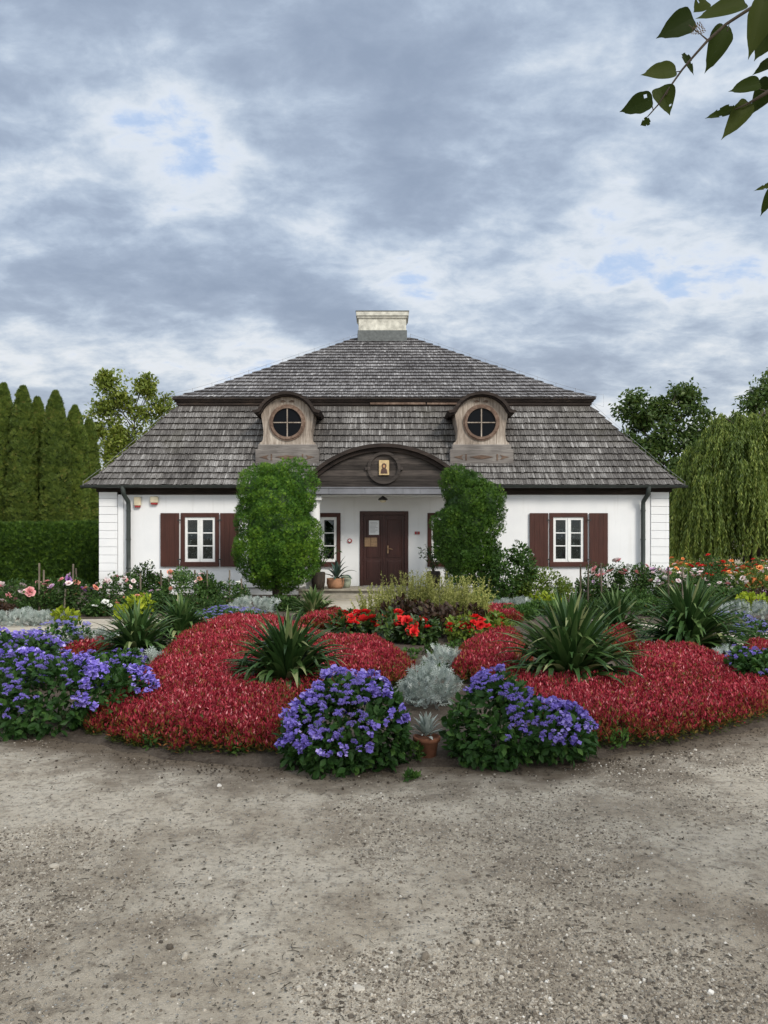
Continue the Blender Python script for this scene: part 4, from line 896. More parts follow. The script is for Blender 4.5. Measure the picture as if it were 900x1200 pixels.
leafy_tree(tr, lob, 12000, .33, M['lindenfar'], 33, .3, zat(445, Y), 140, .4)
# weeping willow
def willow(px, Y, label, seed, rx, top_py, nb):
    r = np.random.default_rng(seed); s_ = Y / F; H = zat(top_py, Y); w = thing('willow_tree', label, 'tree', ((px - 450) * s_, Y, 0))
    RX = rx * s_; mb = MB(); brs = MB(); brs.tube([(0, 0, -.2), (.1, 0, H * .3), (0, 0, H * .6), (.1, 0, H * .9)], [.4, .34, .2, .05], 10)
    PP = []; DD = []; TT = []
    for b in range(nb):
        a_ = r.random() * 2 * pi; q_ = math.sqrt(r.random()); ex = RX * q_ * cos(a_); ey = RX * .9 * q_ * sin(a_)
        ez = H * (1 - .50 * q_ ** 2.2) + r.normal(0, .35) - .3; brs.tube([(0, 0, H * (.45 + .2 * r.random())), (ex * .5, ey * .5, ez * .9 + .3), (ex, ey, ez)], [.09, .05, .015], 5)
        tone = r.random()
        for k in range(17):
            ox, oy = r.normal(0, .26, 2); l = min(ez - .4, (1.2 + 3.4 * r.random()) * (.5 + .7 * q_)); ns = int(l / .062) + 2; tt = np.linspace(0, 1, ns)
            dr = nrm(np.array([ex + ox * 2, ey + oy * 2, 0]) + 1e-3); out = .35 * r.random(); wv = r.normal(0, .06)
            x = ex + ox * (.4 + tt) + dr[0] * out * np.sqrt(tt) + wv * np.sin(tt * 5); y = ey + oy * (.4 + tt) + dr[1] * out * np.sqrt(tt); z = ez + .15 * r.random() + .12 * np.sin(tt * 2.2) - l * tt
            P = np.stack([x, y, z], 1); PP.append(P); d = rdir(ns, r) * .55 + np.array([0, 0, -1.0]); DD.append(d); TT.append(np.clip(.42 + .2 * r.normal(size=ns) + .35 * (tone - .5) + .1 * (r.random() - .5), 0, 1))
    P = np.concatenate(PP); Dd = np.concatenate(DD); mb.inst(LANCE, P, frames(Dd, rdir(len(P), r)), np.stack([np.full(len(P), .20), .20 * (.7 + .6 * r.random(len(P))), np.full(len(P), .2)], 1), np.concatenate(TT))
    mb.build('crown', M['willow'], w); brs.build('trunk', M['bark'], w)
willow(880, 36, 'large weeping willow with hanging curtains of leaves beside the right house corner', 41, 92, 478, 210)
willow(990, 40, 'second weeping willow mostly beyond the right border', 42, 90, 500, 90)
# dark far belt of trees seen low beyond the willow and the hedge
r = np.random.default_rng(77)
mb = MB(); n = 9000; x = np.where(r.random(n) < .5, 14 + 46 * r.random(n), -60 + 38 * r.random(n)); z = 6.5 * r.random(n) ** .8
P = np.stack([x, 62 + 5 * r.random(n) + 2 * fbm(x * .3, z * .4, 3), z * (.75 + .5 * fbm(x * .18, x * 0, 6))], 1)
mb.inst(LEAF, P, frames(rdir(n, r), rdir(n, r) + np.array([0, -.5, .5])), 1.0 * (.6 + .8 * r.random(n)), np.clip(.4 + .25 * r.normal(size=n), 0, 1))
tag(mb.build('far_woods', M['lindenfar']), 'dark far belt of trees low behind the garden', 'woods', kind='stuff')

# ------------------------------------------------------------------ planting: builders
def bush_mesh(lobes, n, leaf, tpl, r, up=.35, depth=.55, flat=.5, tone=.45, tv=.22):
    P, Nn = lobes_points(lobes, n, r, .85); cen = np.array([l[0] for l in lobes]); near = cen[np.linalg.norm(P[:, None] - cen[None], axis=2).argmin(1)]
    P = P + (near - P) * (r.random(n) ** 1.7 * depth)[:, None]; P[:, 2] = np.maximum(P[:, 2], .02)
    Yd = Nn * .7 + np.array([0, 0, up]) + rdir(n, r) * .75; Nf = Nn + np.array([0, 0, flat]) + rdir(n, r) * .5
    mb = MB(); mb.inst(tpl, P, frames(Yd, Nf), leaf * (.6 + .7 * r.random(n)), np.clip(tone + tv * r.normal(size=n), 0, 1)); return mb
def stems(lobes, r, n=7, R=.006):
    mb = MB()
    for i in range(n):
        c, Rr = lobes[i % len(lobes)]; e = np.array(c) + r.normal(size=3) * np.array(Rr) * .45; e[2] = max(e[2], .05); b = np.array([c[0] * .3, c[1] * .3, -.03]) + r.normal(size=3) * (.03, .03, 0)
        mb.tube([b, (b + e) / 2 + r.normal(size=3) * .03, e], [R * 1.6, R * 1.2, R * .7], 5)
    return mb
def rand_lobes(r, w, h, n=6, d=None):
    d = d or w; L_ = [((0, 0, h * .42), (w * .34, d * .34, h * .42))]
    for i in range(n):
        a_ = 2 * pi * (i + r.random() * .6) / n; q_ = .26 + .12 * r.random(); hh = h * (.45 + .5 * r.random())
        L_.append(((w * q_ * cos(a_), d * q_ * sin(a_), hh * .58), (w * (.16 + .08 * r.random()), d * (.16 + .08 * r.random()), hh * .42)))
    return L_
ROSE = {c: [blossom(i * 7 + k, 4, 7).mesh('blossom', M[c]) for k in range(3)] for i, c in enumerate(('pink_petal', 'salmon_petal', 'pale_petal', 'white_petal', 'red_petal', 'orange_petal', 'purple_petal', 'mauve_petal'))}
def surf_top(lobes, x, y):
    z = .1
    for c, R in lobes:
        q_ = 1 - ((x - c[0]) / R[0]) ** 2 - ((y - c[1]) / R[1]) ** 2
        if q_ > 0: z = max(z, c[2] + R[2] * math.sqrt(q_))
    return z
def flowers_on(root, lobes, r, specs, size):
    """specs: list of (petal colour, count)"""
    for c, n in specs:
        for k in range(int(round(n * (1.5 if c != 'red_petal' else 1.1)))):
            Lc, Rr = lobes[r.integers(len(lobes))]; d = rdir(1, r)[0]; d[2] = abs(d[2]) * .9 + .25; d[1] = -abs(d[1]) * .8 if r.random() < .75 else d[1]; d = nrm(d)
            p = np.array(Lc) + d * np.array(Rr) * (1.02 + .1 * r.random()); p[2] = max(p[2], .12)
            attach('blossom', ROSE[c][r.integers(3)], root, p, (r.normal(0, .35) + .5, r.normal(0, .4), r.random() * 6.28), size * (.75 + .5 * r.random()))
def rose_bush(label, x, y, w, h, seed, flowers, leafmat='rose_leaf', n=420, size=.052, leaf=.055, name='rose_bush', group=None, cat='rose bush'):
    r = np.random.default_rng(seed); root = thing(name, label, cat, (x, y, 0), group); lob = rand_lobes(r, w, h, 7)
    bush_mesh(lob, int(n * 4.5), leaf * 1.25, LEAF, r, .2, .8).build('foliage', M[leafmat], root); stems(lob, r, 10, .005).build('stem', M['stem'], root)
    flowers_on(root, lob, r, flowers, size); return root
def place(px, base_py): x, y = ground_at(px, base_py); return x, y, float(bedz(x, y))

# red bedding: ground cover in several patches of one planting
POLY = [[(98, 854), (112, 835), (150, 800), (180, 778), (203, 755), (232, 737), (262, 730), (322, 727), (348, 738), (395, 753), (442, 753), (470, 767), (488, 786), (470, 800), (420, 800), (402, 815), (350, 825), (335, 850), (330, 884), (270, 886), (200, 882), (140, 870)],
        [(528, 788), (536, 764), (568, 746), (606, 743), (622, 770), (612, 794), (560, 798)],
        [(555, 798), (640, 796), (740, 792), (742, 764), (815, 764), (860, 780), (905, 800), (980, 812), (980, 852), (905, 868), (800, 874), (693, 877), (640, 852), (590, 818)],
        [(708, 745), (736, 736), (750, 764), (712, 768)], [(862, 778), (876, 756), (930, 750), (930, 800)], [(562, 728), (568, 714), (606, 712), (612, 727)],
        [(62, 772), (85, 758), (130, 752), (134, 770)], [(348, 734), (362, 721), (402, 718), (396, 732)]]
def inpoly(x, y, P):
    c = np.zeros(len(x), bool); j = len(P) - 1
    for i in range(len(P)):
        xi, yi = P[i]; xj, yj = P[j]; k = ((yi > y) != (yj > y)) & (x < (xj - xi) * (y - yi) / (yj - yi + 1e-12) + xi); c ^= k; j = i
    return c
def edge_dist(x, y, P):
    d = np.full(len(x), 9.0)
    for i in range(len(P)):
        a = np.array(P[i]); b = np.array(P[(i + 1) % len(P)]); ab = b - a; t_ = np.clip(((x - a[0]) * ab[0] + (y - a[1]) * ab[1]) / (ab @ ab + 1e-9), 0, 1)
        d = np.minimum(d, np.hypot(x - a[0] - t_ * ab[0], y - a[1] - t_ * ab[1]))
    return d
YUC = [(337, 802, 112, 92, 'dark green yucca with long drooping leaves in the left half of the round bed', 130),
       (668, 797, 138, 108, 'largest dark yucca with stiff upright leaves, set in the right red bedding', 150),
       (808, 757, 132, 84, 'wide dark yucca fan in front of the roses at the right house corner', 150),
       (160, 768, 88, 66, 'dark green yucca between the left blue flowers and the red bedding', 110),
       (212, 740, 66, 48, 'smaller mid green yucca below the left window', 90),
       (367, 722, 56, 36, 'light green strap-leaved clump at the foot of the barrel-shaped thuja', 80),
       (722, 738, 44, 50, 'upright yucca half hidden between the two biggest ones', 70)]
ysp = []
for px, py, w, h, lb, nl in YUC:
    x, y = ground_at(px, py - (4 if py > 750 else 2), .12); z = float(bedz(x, y)); ysp.append((x, y, z, w * y / F, h * y / F))
red = MB(); r = np.random.default_rng(101); tot = 0
for poly in POLY:
    G = [ground_at(px, py, .08 if py < 845 else .02) for px, py in poly]; g = np.array(G); x0, y0 = g.min(0) - .05; x1, y1 = g.max(0) + .05
    area = (x1 - x0) * (y1 - y0); n = int(area * 2300); x = x0 + (x1 - x0) * r.random(n); y = y0 + (y1 - y0) * r.random(n)
    k = inpoly(x + .05 * (vnoise(x * 9, y * 9, 2) - .5) * 2, y + .05 * (vnoise(x * 9, y * 9, 3) - .5) * 2, G) & ((x / 5.2) ** 2 + ((y - 10.9) / 5.55) ** 2 < .995)
    k &= r.random(n) < np.clip(8.5 / y, .35, 1) ** 1.2
    for a_, b_, c_, w_, h_ in ysp: k &= (x - a_) ** 2 + ((y - b_)) ** 2 > (w_ * .22) ** 2
    k &= fbm(x * 5.5, y * 5.5, 88, 3) > .21
    x = x[k]; y = y[k]; n = len(x); ed = np.minimum(edge_dist(x, y, G), 5.2 * (1 - np.sqrt((x / 5.2) ** 2 + ((y - 10.9) / 5.55) ** 2)) + .03)
    hgt = (.13 if area > 1.2 else .09) * np.clip(ed / .14, .0, 1) ** .5 * (.35 + .7 * fbm(x * 3.2, y * 3.2, 61, 3) + .55 * r.random(n)) + .03
    base = bedz(x, y) + .012; tip = np.stack([x, y, base + hgt], 1); sc = np.clip(y / 7.5, 1, 1.6)
    for lf in range(9):
        a_ = r.random(n) * 6.283; lvl = [0, 0, 0, .15, .2, .35, .5, .7, .9][lf]; el = r.normal(1.0 - lvl * 1.0, .28, n)
        d = np.stack([np.cos(a_) * np.cos(el), np.sin(a_) * np.cos(el), np.sin(el)], 1); P = tip + rdir(n, r) * .012; P[:, 2] = base + hgt * (1 - lvl * .85)
        keep = (P[:, 2] > base + .005) & (np.full(n, True) if lvl < .3 else ((ed < .30) | (r.random(n) < .3)))
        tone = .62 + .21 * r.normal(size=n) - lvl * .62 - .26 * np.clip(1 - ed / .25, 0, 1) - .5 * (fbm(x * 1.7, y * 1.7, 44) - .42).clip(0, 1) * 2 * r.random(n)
        ln = (.027 + .022 * r.random(n)) * sc
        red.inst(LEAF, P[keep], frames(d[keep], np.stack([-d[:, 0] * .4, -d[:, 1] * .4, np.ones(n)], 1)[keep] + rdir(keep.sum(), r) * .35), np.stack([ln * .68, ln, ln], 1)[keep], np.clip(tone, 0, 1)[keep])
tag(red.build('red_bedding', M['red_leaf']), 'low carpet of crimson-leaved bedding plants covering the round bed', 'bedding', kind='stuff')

# yuccas
def strap_leaves(mb, n, length, width, r, e_in=1.45, e_out=.25, droop=.9, segs=7, base_r=.08, kink=.25, tone=.45):
    for i in range(n):
        f = (i + .5) / n; a_ = i * 2.399 + r.normal(0, .3); e = e_in + (e_out - e_in) * f ** 1.25 + r.normal(0, .1); l = length * (.8 + .3 * r.random()) * (1 - .12 * f); dl = l / segs
        p = np.array([cos(a_), sin(a_), 0]) * base_r * math.sqrt(f) + np.array([0, 0, .02 + .06 * (1 - f)]); kk = segs if r.random() > kink else r.integers(3, segs - 1); V = []; dr = droop * (.3 + 1.0 * f) * (.6 + .8 * r.random()); ee = e
        w0 = width * (.8 + .4 * r.random()); tw = r.normal(0, .25)
        for k in range(segs + 1):
            t_ = k / segs; ww = w0 * (.55 + .75 * min(t_ * 3, 1) * 1) * (1 - t_ ** 2.6) * .75 + .001
            s_ = np.array([-sin(a_ + tw * t_), cos(a_ + tw * t_), 0]); nn = np.array([-sin(ee) * cos(a_), -sin(ee) * sin(a_), cos(ee)])
            V += [p - s_ * ww + nn * ww * .45, p, p + s_ * ww + nn * ww * .45]
            ee = e - dr * t_ ** 1.6 - (1.1 if k >= kk else 0); p = p + dl * np.array([cos(ee) * cos(a_), cos(ee) * sin(a_), sin(ee)])
            if p[2] < .03: p[2] = .03
        Fc = np.array([[3 * k + c, 3 * k + c + 1, 3 * k + c + 4, 3 * k + c + 3] for k in range(segs) for c in (0, 1)])
        mb.add(V, Fc, np.clip(tone + .24 * r.normal() + (.4 if r.random() < .06 else 0), 0, 1), 0, True)
for k, ((px, py, w, h, lb, nl), (x, y, z, W_, H_)) in enumerate(zip(YUC, ysp)):
    r = np.random.default_rng(300 + k); yt = thing('yucca_plant', lb, 'yucca', (x, y, z), 'yuccas in the round bed'); mb = MB()
    Ln = max(H_ * 1.0, W_ * .62)
    strap_leaves(mb, int(nl * (2.5 if k == 0 else 2.1)), Ln, .040 * (1.1 if k in (1, 2) else 1), r, 1.5, .25 if k != 5 else .5, 1.9 if k in (0, 3) else 1.35, kink=.3 if k != 5 else .1, tone=.45 if k != 5 else .75)
    mb.build('leaves', M['yucca'], yt)
    mb = MB(); mb.lathe([(.06, -.05), (.075, .03), (.06, .10), (.02, .14)], 0, 0, 10); mb.build('stem', M['bark'], yt)

# ageratum
AG = [pompoms(k, 13).mesh('flower_head', M['ager_flower']) for k in range(5)]
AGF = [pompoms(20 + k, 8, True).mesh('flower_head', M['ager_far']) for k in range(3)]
def ageratum(label, px, base, w, h, seed, nfl, lobes=None, far=False, nleaf=2800, leaf=.064, region=None):
    x, y, z = place(px, base); r = np.random.default_rng(seed); root = thing('ageratum_bush', label, 'flowering plant', (x, y, z), 'blue ageratum clumps')
    lob = lobes or rand_lobes(r, w, h, 8); bush_mesh(lob, nleaf, leaf, LEAF2, r, .15, .6, .9).build('foliage', M['ager_leaf'], root); stems(lob, r, 14, .005).build('stem', M['stem'], root)
    P, Nn = lobes_points(lob, nfl * 9, r, .95); ok = (vnoise(P[:, 0] * 9 + seed, P[:, 2] * 9 + P[:, 1] * 7, seed) > .37) & (Nn[:, 2] > -.1) & (P[:, 2] > h * .14); 
    if region is not None: ok &= region(P)
    P = P[ok][:nfl]; Nn = Nn[ok][:nfl]; rest = MB(); vis = np.argsort(P[:, 1] - P[:, 2])
    for j, i in enumerate(vis):
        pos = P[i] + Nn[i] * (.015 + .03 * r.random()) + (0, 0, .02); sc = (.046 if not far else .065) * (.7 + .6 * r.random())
        if j < 100: attach('flower_head', (AGF if far else AG)[r.integers(3)], root, pos, (-Nn[i][1] * .6 + r.normal(0, .15), Nn[i][0] * .6 + r.normal(0, .15), r.random() * 6), sc)
        else:
            tv = np.array([(-.5, -.5, .1), (.5, -.5, .1), (.5, .5, .2), (-.5, .5, .2)]); n_ = 7; rest.inst((tv, np.array([(0, 1, 2, 3)])), pos + rdir(n_, r) * sc * .35, frames(rdir(n_, r), np.array([0, -.2, 1.]) + rdir(n_, r) * .6), sc * .5, np.clip(.5 + .2 * r.normal(size=n_), 0, 1))
    if rest.n: tag(rest.build('flower_heads', M['ager_far' if far else 'ager_flower'], root), kind='stuff')
    return root
lobA = [((a_[0] * .84, a_[1], a_[2]), (b_[0] * .84, b_[1], b_[2])) for a_, b_ in [((0, 0, .26), (.36, .34, .30)), ((-.22, -.05, .22), (.26, .28, .24)), ((.24, .0, .22), (.26, .28, .26)), ((-.05, .05, .36), (.28, .26, .24)), ((.15, .1, .34), (.28, .24, .22)), ((-.40, -.02, .17), (.16, .2, .2)), ((-.1, -.22, .14), (.3, .16, .17)), ((.36, .02, .16), (.12, .2, .18))]]
ageratum('blue ageratum mound at the front of the round bed, left of the small clay pot', 408, 894, 1.0, .6, 71, 400, lobA, region=lambda P: (P[:, 0] < .2) | (P[:, 2] > .3))
lobB = [((a_[0] * .84 + .03, a_[1], a_[2] * .92), (b_[0] * .84, b_[1], b_[2] * .92)) for a_, b_ in [((-.2, 0, .28), (.26, .3, .32)), ((-.12, .05, .42), (.24, .22, .22)), ((.12, 0, .22), (.3, .3, .22)), ((.36, 0, .18), (.26, .28, .2)), ((-.42, 0, .2), (.18, .25, .26)), ((.55, .05, .14), (.12, .18, .14)), ((-.2, -.2, .16), (.28, .14, .18))]]
ageratum('blue ageratum clump with big green leaves, right of the small clay pot', 600, 888, 1.1, .6, 72, 300, lobB, region=lambda P: ((P[:, 0] > -.10) | (P[:, 2] > .44)) & (P[:, 2] > .15))
lobC = [((0, 0, .26), (.42, .36, .3)), ((-.4, .1, .3), (.36, .34, .28)), ((.3, .05, .22), (.3, .3, .24)), ((.45, .28, .24), (.26, .24, .18)), ((-.15, -.22, .16), (.4, .2, .2))]
ageratum('broad blue ageratum clump at the left border, touching the red bedding', 66, 852, 1.1, .6, 73, 420, lobC)
ageratum('blue ageratum cut by the left border behind the broad clump', 8, 806, 1.0, .6, 74, 230)
ageratum('deep blue ageratum tuft just left of the front-left yucca', 126, 803, .75, .34, 75, 110)
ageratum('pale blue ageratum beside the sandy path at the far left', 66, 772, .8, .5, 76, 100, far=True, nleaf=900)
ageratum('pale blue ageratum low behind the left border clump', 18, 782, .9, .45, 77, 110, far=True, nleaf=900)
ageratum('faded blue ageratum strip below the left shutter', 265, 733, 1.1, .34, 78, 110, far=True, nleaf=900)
ageratum('blue ageratum at the right border beside the silver leaves', 898, 812, .65, .48, 79, 110)
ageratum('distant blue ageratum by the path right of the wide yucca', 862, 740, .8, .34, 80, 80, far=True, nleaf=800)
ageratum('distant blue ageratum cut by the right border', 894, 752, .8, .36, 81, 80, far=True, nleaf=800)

# dusty miller
def silver(label, px, base, w, h, seed, n=260, leaf=.10, d=None):
    x, y, z = place(px, base); r = np.random.default_rng(seed); root = thing('silver_ragwort', label, 'plant', (x, y, z), 'silver-leaved edging plants'); lob = rand_lobes(r, w, h, 6, d)
    bush_mesh(lob, int(n * 1.5), leaf, SILVER, r, .8, .6, .2, .5, .25).build('leaves', M['silver'], root); stems(lob, r, 8, .004).build('stem', M['silver'], root)
silver('round silver-grey ragwort mound behind the small clay pot', 503, 828, .50, .40, 90, 480, .085)
silver('small silver ragwort tuft behind the round silver mound', 520, 785, .38, .24, 91, 160, .09)
silver('silver ragwort strip beside the sandy path on the left', 100, 764, 1.0, .3, 92, 300, .11)
silver('silver ragwort tuft under the left yucca', 172, 788, .5, .22, 93, 180, .1)
silver('little silver ragwort star in the left red bedding', 255, 775, .28, .12, 94, 60, .11)
silver('little silver ragwort star beside the left-half yucca', 280, 776, .26, .12, 95, 60, .11)
silver('silver ragwort mat in front of the wide right yucca', 862, 786, .75, .22, 96, 240, .1)
silver('low silver ragwort patch in the right red bedding', 758, 770, .5, .16, 97, 120, .09)
silver('silver ragwort row behind the red patch right of the porch', 600, 718, 1.1, .3, 98, 220, .13, .5)
silver('pale silver ragwort edging beside the right path', 868, 727, 1.3, .36, 99, 260, .13, .5)
silver('silver ragwort edging the rose border on the far left', 20, 733, 1.0, .24, 100, 220, .13, .5)
silver('silver ragwort edging nearer the left house corner', 56, 733, .8, .22, 101, 200, .13, .5)
silver('silver ragwort next to the faded blue strip', 296, 720, 1.0, .34, 102, 260, .14, .6)
silver('tiny silver ragwort row below the left corner roses', 125, 722, .9, .22, 103, 120, .12, .4)

# begonias, coleus and pale spikes in the middle of the bed
def begonia(label, px, base, w, h, seed, nf, leafmat='begonia_leaf', leaf=.10):
    x, y, z = place(px, base); r = np.random.default_rng(seed); root = thing('begonia_plant', label, 'begonia', (x, y, z), 'red begonias in the middle of the bed'); lob = rand_lobes(r, w, h, 6)
    bush_mesh(lob, 520, leaf, LEAF2, r, .1, .6, .9).build('foliage', M[leafmat], root); stems(lob, r, 8, .006).build('stem', M['stem'], root); flowers_on(root, lob, r, [('red_petal', int(nf * 1.7))], .072)
begonia('red-flowered begonia left of all, near the porch steps', 412, 750, .62, .50, 110, 11)
begonia('red-flowered begonia with broad leaves in front of the dark coleus', 452, 752, .72, .48, 111, 9)
begonia('red-flowered begonia with two low blooms in the middle of the bed', 492, 755, .50, .40, 112, 6)
begonia('red-flowered begonia with yellowish leaves, right of the coleus', 548, 752, .70, .42, 113, 9, 'shrub_light', .08)
begonia('small red begonia at the right end of the begonia group', 580, 745, .45, .40, 114, 2, 'shrub_light', .08)
def coleus(label, px, base, w, h, seed, n=800, mat='coleus', leaf=.09):
    h *= .82
    x, y, z = place(px, base); r = np.random.default_rng(seed); root = thing('coleus_plant', label, 'coleus', (x, y, z)); lob = rand_lobes(r, w, h, 7)
    bush_mesh(lob, n, leaf, LEAF2, r, .2, .6, .8).build('foliage', M[mat], root); stems(lob, r, 8, .006).build('stem', M['stem'], root)
coleus('dark brown-leaved coleus behind the left begonias', 470, 742, .9, .80, 120)
coleus('dark brown-leaved coleus in the centre behind the low red blooms', 512, 746, .9, .66, 121)
coleus('dark brown-leaved coleus at the right of the pale spikes', 545, 738, .8, .6, 122)
def spikes(label, px, base, w, h, seed, n=34):
    n = int(n * 2.1)
    x, y, z = place(px, base); r = np.random.default_rng(seed); root = thing('spiky_foliage_plant', label, 'plant', (x, y, z), 'pale yellow spiky plants'); mb = MB(); st_ = MB()
    for i in range(n):
        a_ = r.random() * 6.28; q_ = math.sqrt(r.random()) * w * .5; l = h * (.6 + .45 * r.random()); e = np.array([q_ * cos(a_) * 1.25 + r.normal(0, .05), q_ * sin(a_) * 1.2, l]); b = np.array([q_ * cos(a_) * .7, q_ * sin(a_) * .7, 0])
        P = np.array([b + (e - b) * t_ + np.array([0.03 * sin(t_ * 3 + i), 0, 0]) for t_ in np.linspace(0, 1, 6)]); st_.tube(P, [.005, .005, .004, .004, .003, .0015], 4)
        k = 46; t_ = .18 + .82 * r.random(k); p = np.stack([np.interp(t_, np.linspace(0, 1, 6), P[:, c]) for c in range(3)], 1); d = rdir(k, r) * .9 + nrm(e - b) * .9
        mb.inst(LANCE, p, frames(d, rdir(k, r)), .075 * (1.15 - .6 * t_), np.clip(.35 + .35 * t_ + .2 * r.normal(size=k), 0, 1))
    mb.build('leaves', M['spike'], root); st_.build('stem', M['spike'], root)
spikes('pale yellow-green spiky plant at the left, over the porch steps', 448, 738, .75, .72, 130)
spikes('pale yellow-green spiky plant, tallest, in front of the door', 482, 738, .8, .95, 131, 40)
spikes('pale yellow-green spiky plant right of the tallest one', 520, 740, .85, .88, 132, 42)
spikes('pale yellow-green spiky plant at the right end beside the lobed thuja', 548, 736, .8, .84, 133, 38)
for k, (px, py, w, lb) in enumerate(((478, 772, .26, 'low green seedling in front of the middle begonia'), (505, 766, .28, 'low green seedling beside the silver tuft'), (535, 762, .24, 'low green seedling before the yellowish begonia'),
                                     (508, 790, .26, 'green seedling touching the round silver mound'), (400, 760, .34, 'flat green seedling left of the begonias'), (588, 735, .5, 'yellow-green leafy tuft beside the right red patch'))):
    x, y, z = place(px, py); r = np.random.default_rng(140 + k); root = thing('seedling', lb, 'plant', (x, y, z)); bush_mesh(rand_lobes(r, w, .13, 5), 120, .055, LEAF2, r).build('leaves', M['shrub' if k < 5 else 'shrub_light'], root)
# small weeds along the front edge of the red bedding
wi = ['below the left part of the red bedding', 'close to the left ageratum mound', 'at the foot of the left ageratum mound', 'at the right foot of the right ageratum clump', 'between ageratum and the right red bedding', 'below the right red bedding', 'alone on the bare earth before the clay pot', 'near the left border clump']
for k, (px, py, w) in enumerate(((178, 876, .16), (277, 884, .14), (487, 893, .09), (600, 893, .14), (662, 882, .16), (725, 878, .14), (483, 913, .09), (88, 853, .14))):
    x, y, z = place(px, py); r = np.random.default_rng(160 + k); root = thing('weed', 'small green weed ' + wi[k], 'weed', (x, y, float(gz(x, y)) if z == 0 else z)); bush_mesh(rand_lobes(r, w, .16 if k != 6 else .03, 4), 70, .045, LEAF, r, .6).build('leaves', M['shrub'], root)

# small clay pot with a rosette, at the front of the bed
x, y, z = place(500, 886); pot = thing('potted_succulent', 'small old clay pot holding a grey-green rosette, between two ageratum clumps', 'potted plant', (x, y, .015))
mb = MB(); mb.lathe([(.002, 0), (.065, 0), (.085, .12), (.098, .125), (.10, .155), (.09, .158), (.085, .14), (.002, .135)], 0, 0, 28); mb.build('pot', M['old_terracotta'], pot)
mb = MB(); r = np.random.default_rng(8); strap_leaves(mb, 46, .13, .016, r, 1.4, .25, .4, 4, .03, 0, .6); me = mb.build('leaves', M['silver'], pot); me.location = (0, 0, .135)

# lime plants
def lime(label, px, base, w, h, seed):
    x, y, z = place(px, base); r = np.random.default_rng(seed); root = thing('lime_foliage_plant', label, 'plant', (x, y, z)); lob = rand_lobes(r, w, h, 5); bush_mesh(lob, 230, .11, LEAF2, r, .4, .5, .6).build('leaves', M['lime'], root); stems(lob, r, 6).build('stem', M['stem'], root)
lime('bright lime-leaved plant in front of the left window roses', 158, 728, .62, .56, 170)
lime('bright lime-leaved plant beside the sandy path, far left', 77, 733, .42, .32, 171)
lime('bright lime-leaved plant in the right border by the silver edging', 882, 718, .6, .46, 172)
lime('lime-leaved low plant below the light shrub right of the porch', 640, 712, .7, .34, 173)

# ------------------------------------------------------------------ roses of the border
Rb = rose_bush
def RB(label, px, base, wpx, top, seed, fl, **k):
    x, y = ground_at(px, base); return rose_bush(label, x, y, 1.12 * wpx * y / F, 1.16 * zat(top, y), seed, fl, **k)
RB('rose bush with a cluster of big pink blooms at the left border', 22, 722, 64, 678, 201, [('pink_petal', 6), ('pale_petal', 4)], size=.085)
RB('rose bush with few pale blooms before the hedge, between two stakes', 62, 720, 46, 676, 202, [('pink_petal', 3), ('mauve_petal', 2)], size=.07)
RB('rose bush with purple and salmon blooms before the dark hedge end', 92, 720, 44, 678, 203, [('purple_petal', 3), ('salmon_petal', 3), ('pale_petal', 2)], size=.08)
RB('low dark-leaved plant with purple leaves at the far left border', 2, 728, 26, 706, 204, [('purple_petal', 2)], leafmat='coleus', name='dark_leaved_plant', cat='plant')
RB('dark rose foliage behind the left border roses', 38, 712, 70, 690, 205, [('pink_petal', 2)])
RB('rose bush with many pale pink blooms at the left house corner', 138, 716, 44, 674, 206, [('pale_petal', 9), ('pink_petal', 3)], size=.06)
RB('tall slim bush with white flowers beside the left downpipe', 166, 713, 26, 660, 207, [('white_petal', 7)], size=.05)
RB('mauve phlox with loose flower heads under the left shutter', 181, 713, 26, 673, 208, [('mauve_petal', 12)], size=.045, name='phlox_plant', cat='phlox')
RB('rose bush with two salmon blooms low in front of the left wall', 160, 720, 44, 692, 209, [('salmon_petal', 4)], size=.07)
RB('dense rose bush with salmon blooms under the left window', 215, 714, 62, 668, 210, [('salmon_petal', 4), ('pale_petal', 3)], n=640, size=.065)
RB('slim hollyhock-like plant with pale pink flowers below the window', 243, 712, 18, 673, 211, [('pale_petal', 7)], size=.05, name='flowering_plant', cat='flowering plant')
RB('bush with reddish lower leaves left of the barrel thuja', 268, 712, 44, 680, 212, [('white_petal', 2)], size=.05)
RB('low bush with white flowers at the left corner of the border', 118, 722, 30, 702, 213, [('white_petal', 6)], size=.06)
RB('dark leafy bush between lime plant and window', 190, 718, 40, 696, 214, [('pale_petal', 2)])
RB('tall dark green shrub right of the lobed thuja', 596, 708, 58, 642, 215, [('white_petal', 1)], leafmat='shrub', n=1000, leaf=.07, name='green_shrub', cat='shrub')
RB('yellow-green shrub below the right window', 636, 708, 66, 664, 216, [('white_petal', 3)], leafmat='shrub_light', n=800, leaf=.06, size=.045, name='light_green_shrub', cat='shrub')
RB('rose bush with big pink blooms under the right shutter', 708, 706, 40, 660, 217, [('pink_petal', 5), ('pale_petal', 2)], size=.085)
RB('sparse bush with small mauve flowers under the right window', 690, 708, 30, 676, 218, [('mauve_petal', 6)], size=.04)
RB('green rose bush with white and pink blooms by the right downpipe', 738, 706, 42, 662, 219, [('white_petal', 3), ('pink_petal', 2), ('pale_petal', 2)], size=.07, n=560)
RB('rose bush with mauve-pink blooms at the right house corner', 766, 706, 40, 666, 220, [('mauve_petal', 5), ('pale_petal', 4), ('pink_petal', 2)], size=.065)
RB('low rose bush with pale and white blooms right of the house corner', 790, 707, 44, 672, 221, [('pink_petal', 4), ('pale_petal', 4), ('white_petal', 3)], size=.07)
RB('dark low bush left of the wide yucca', 740, 712, 40, 690, 222, [('white_petal', 2)])
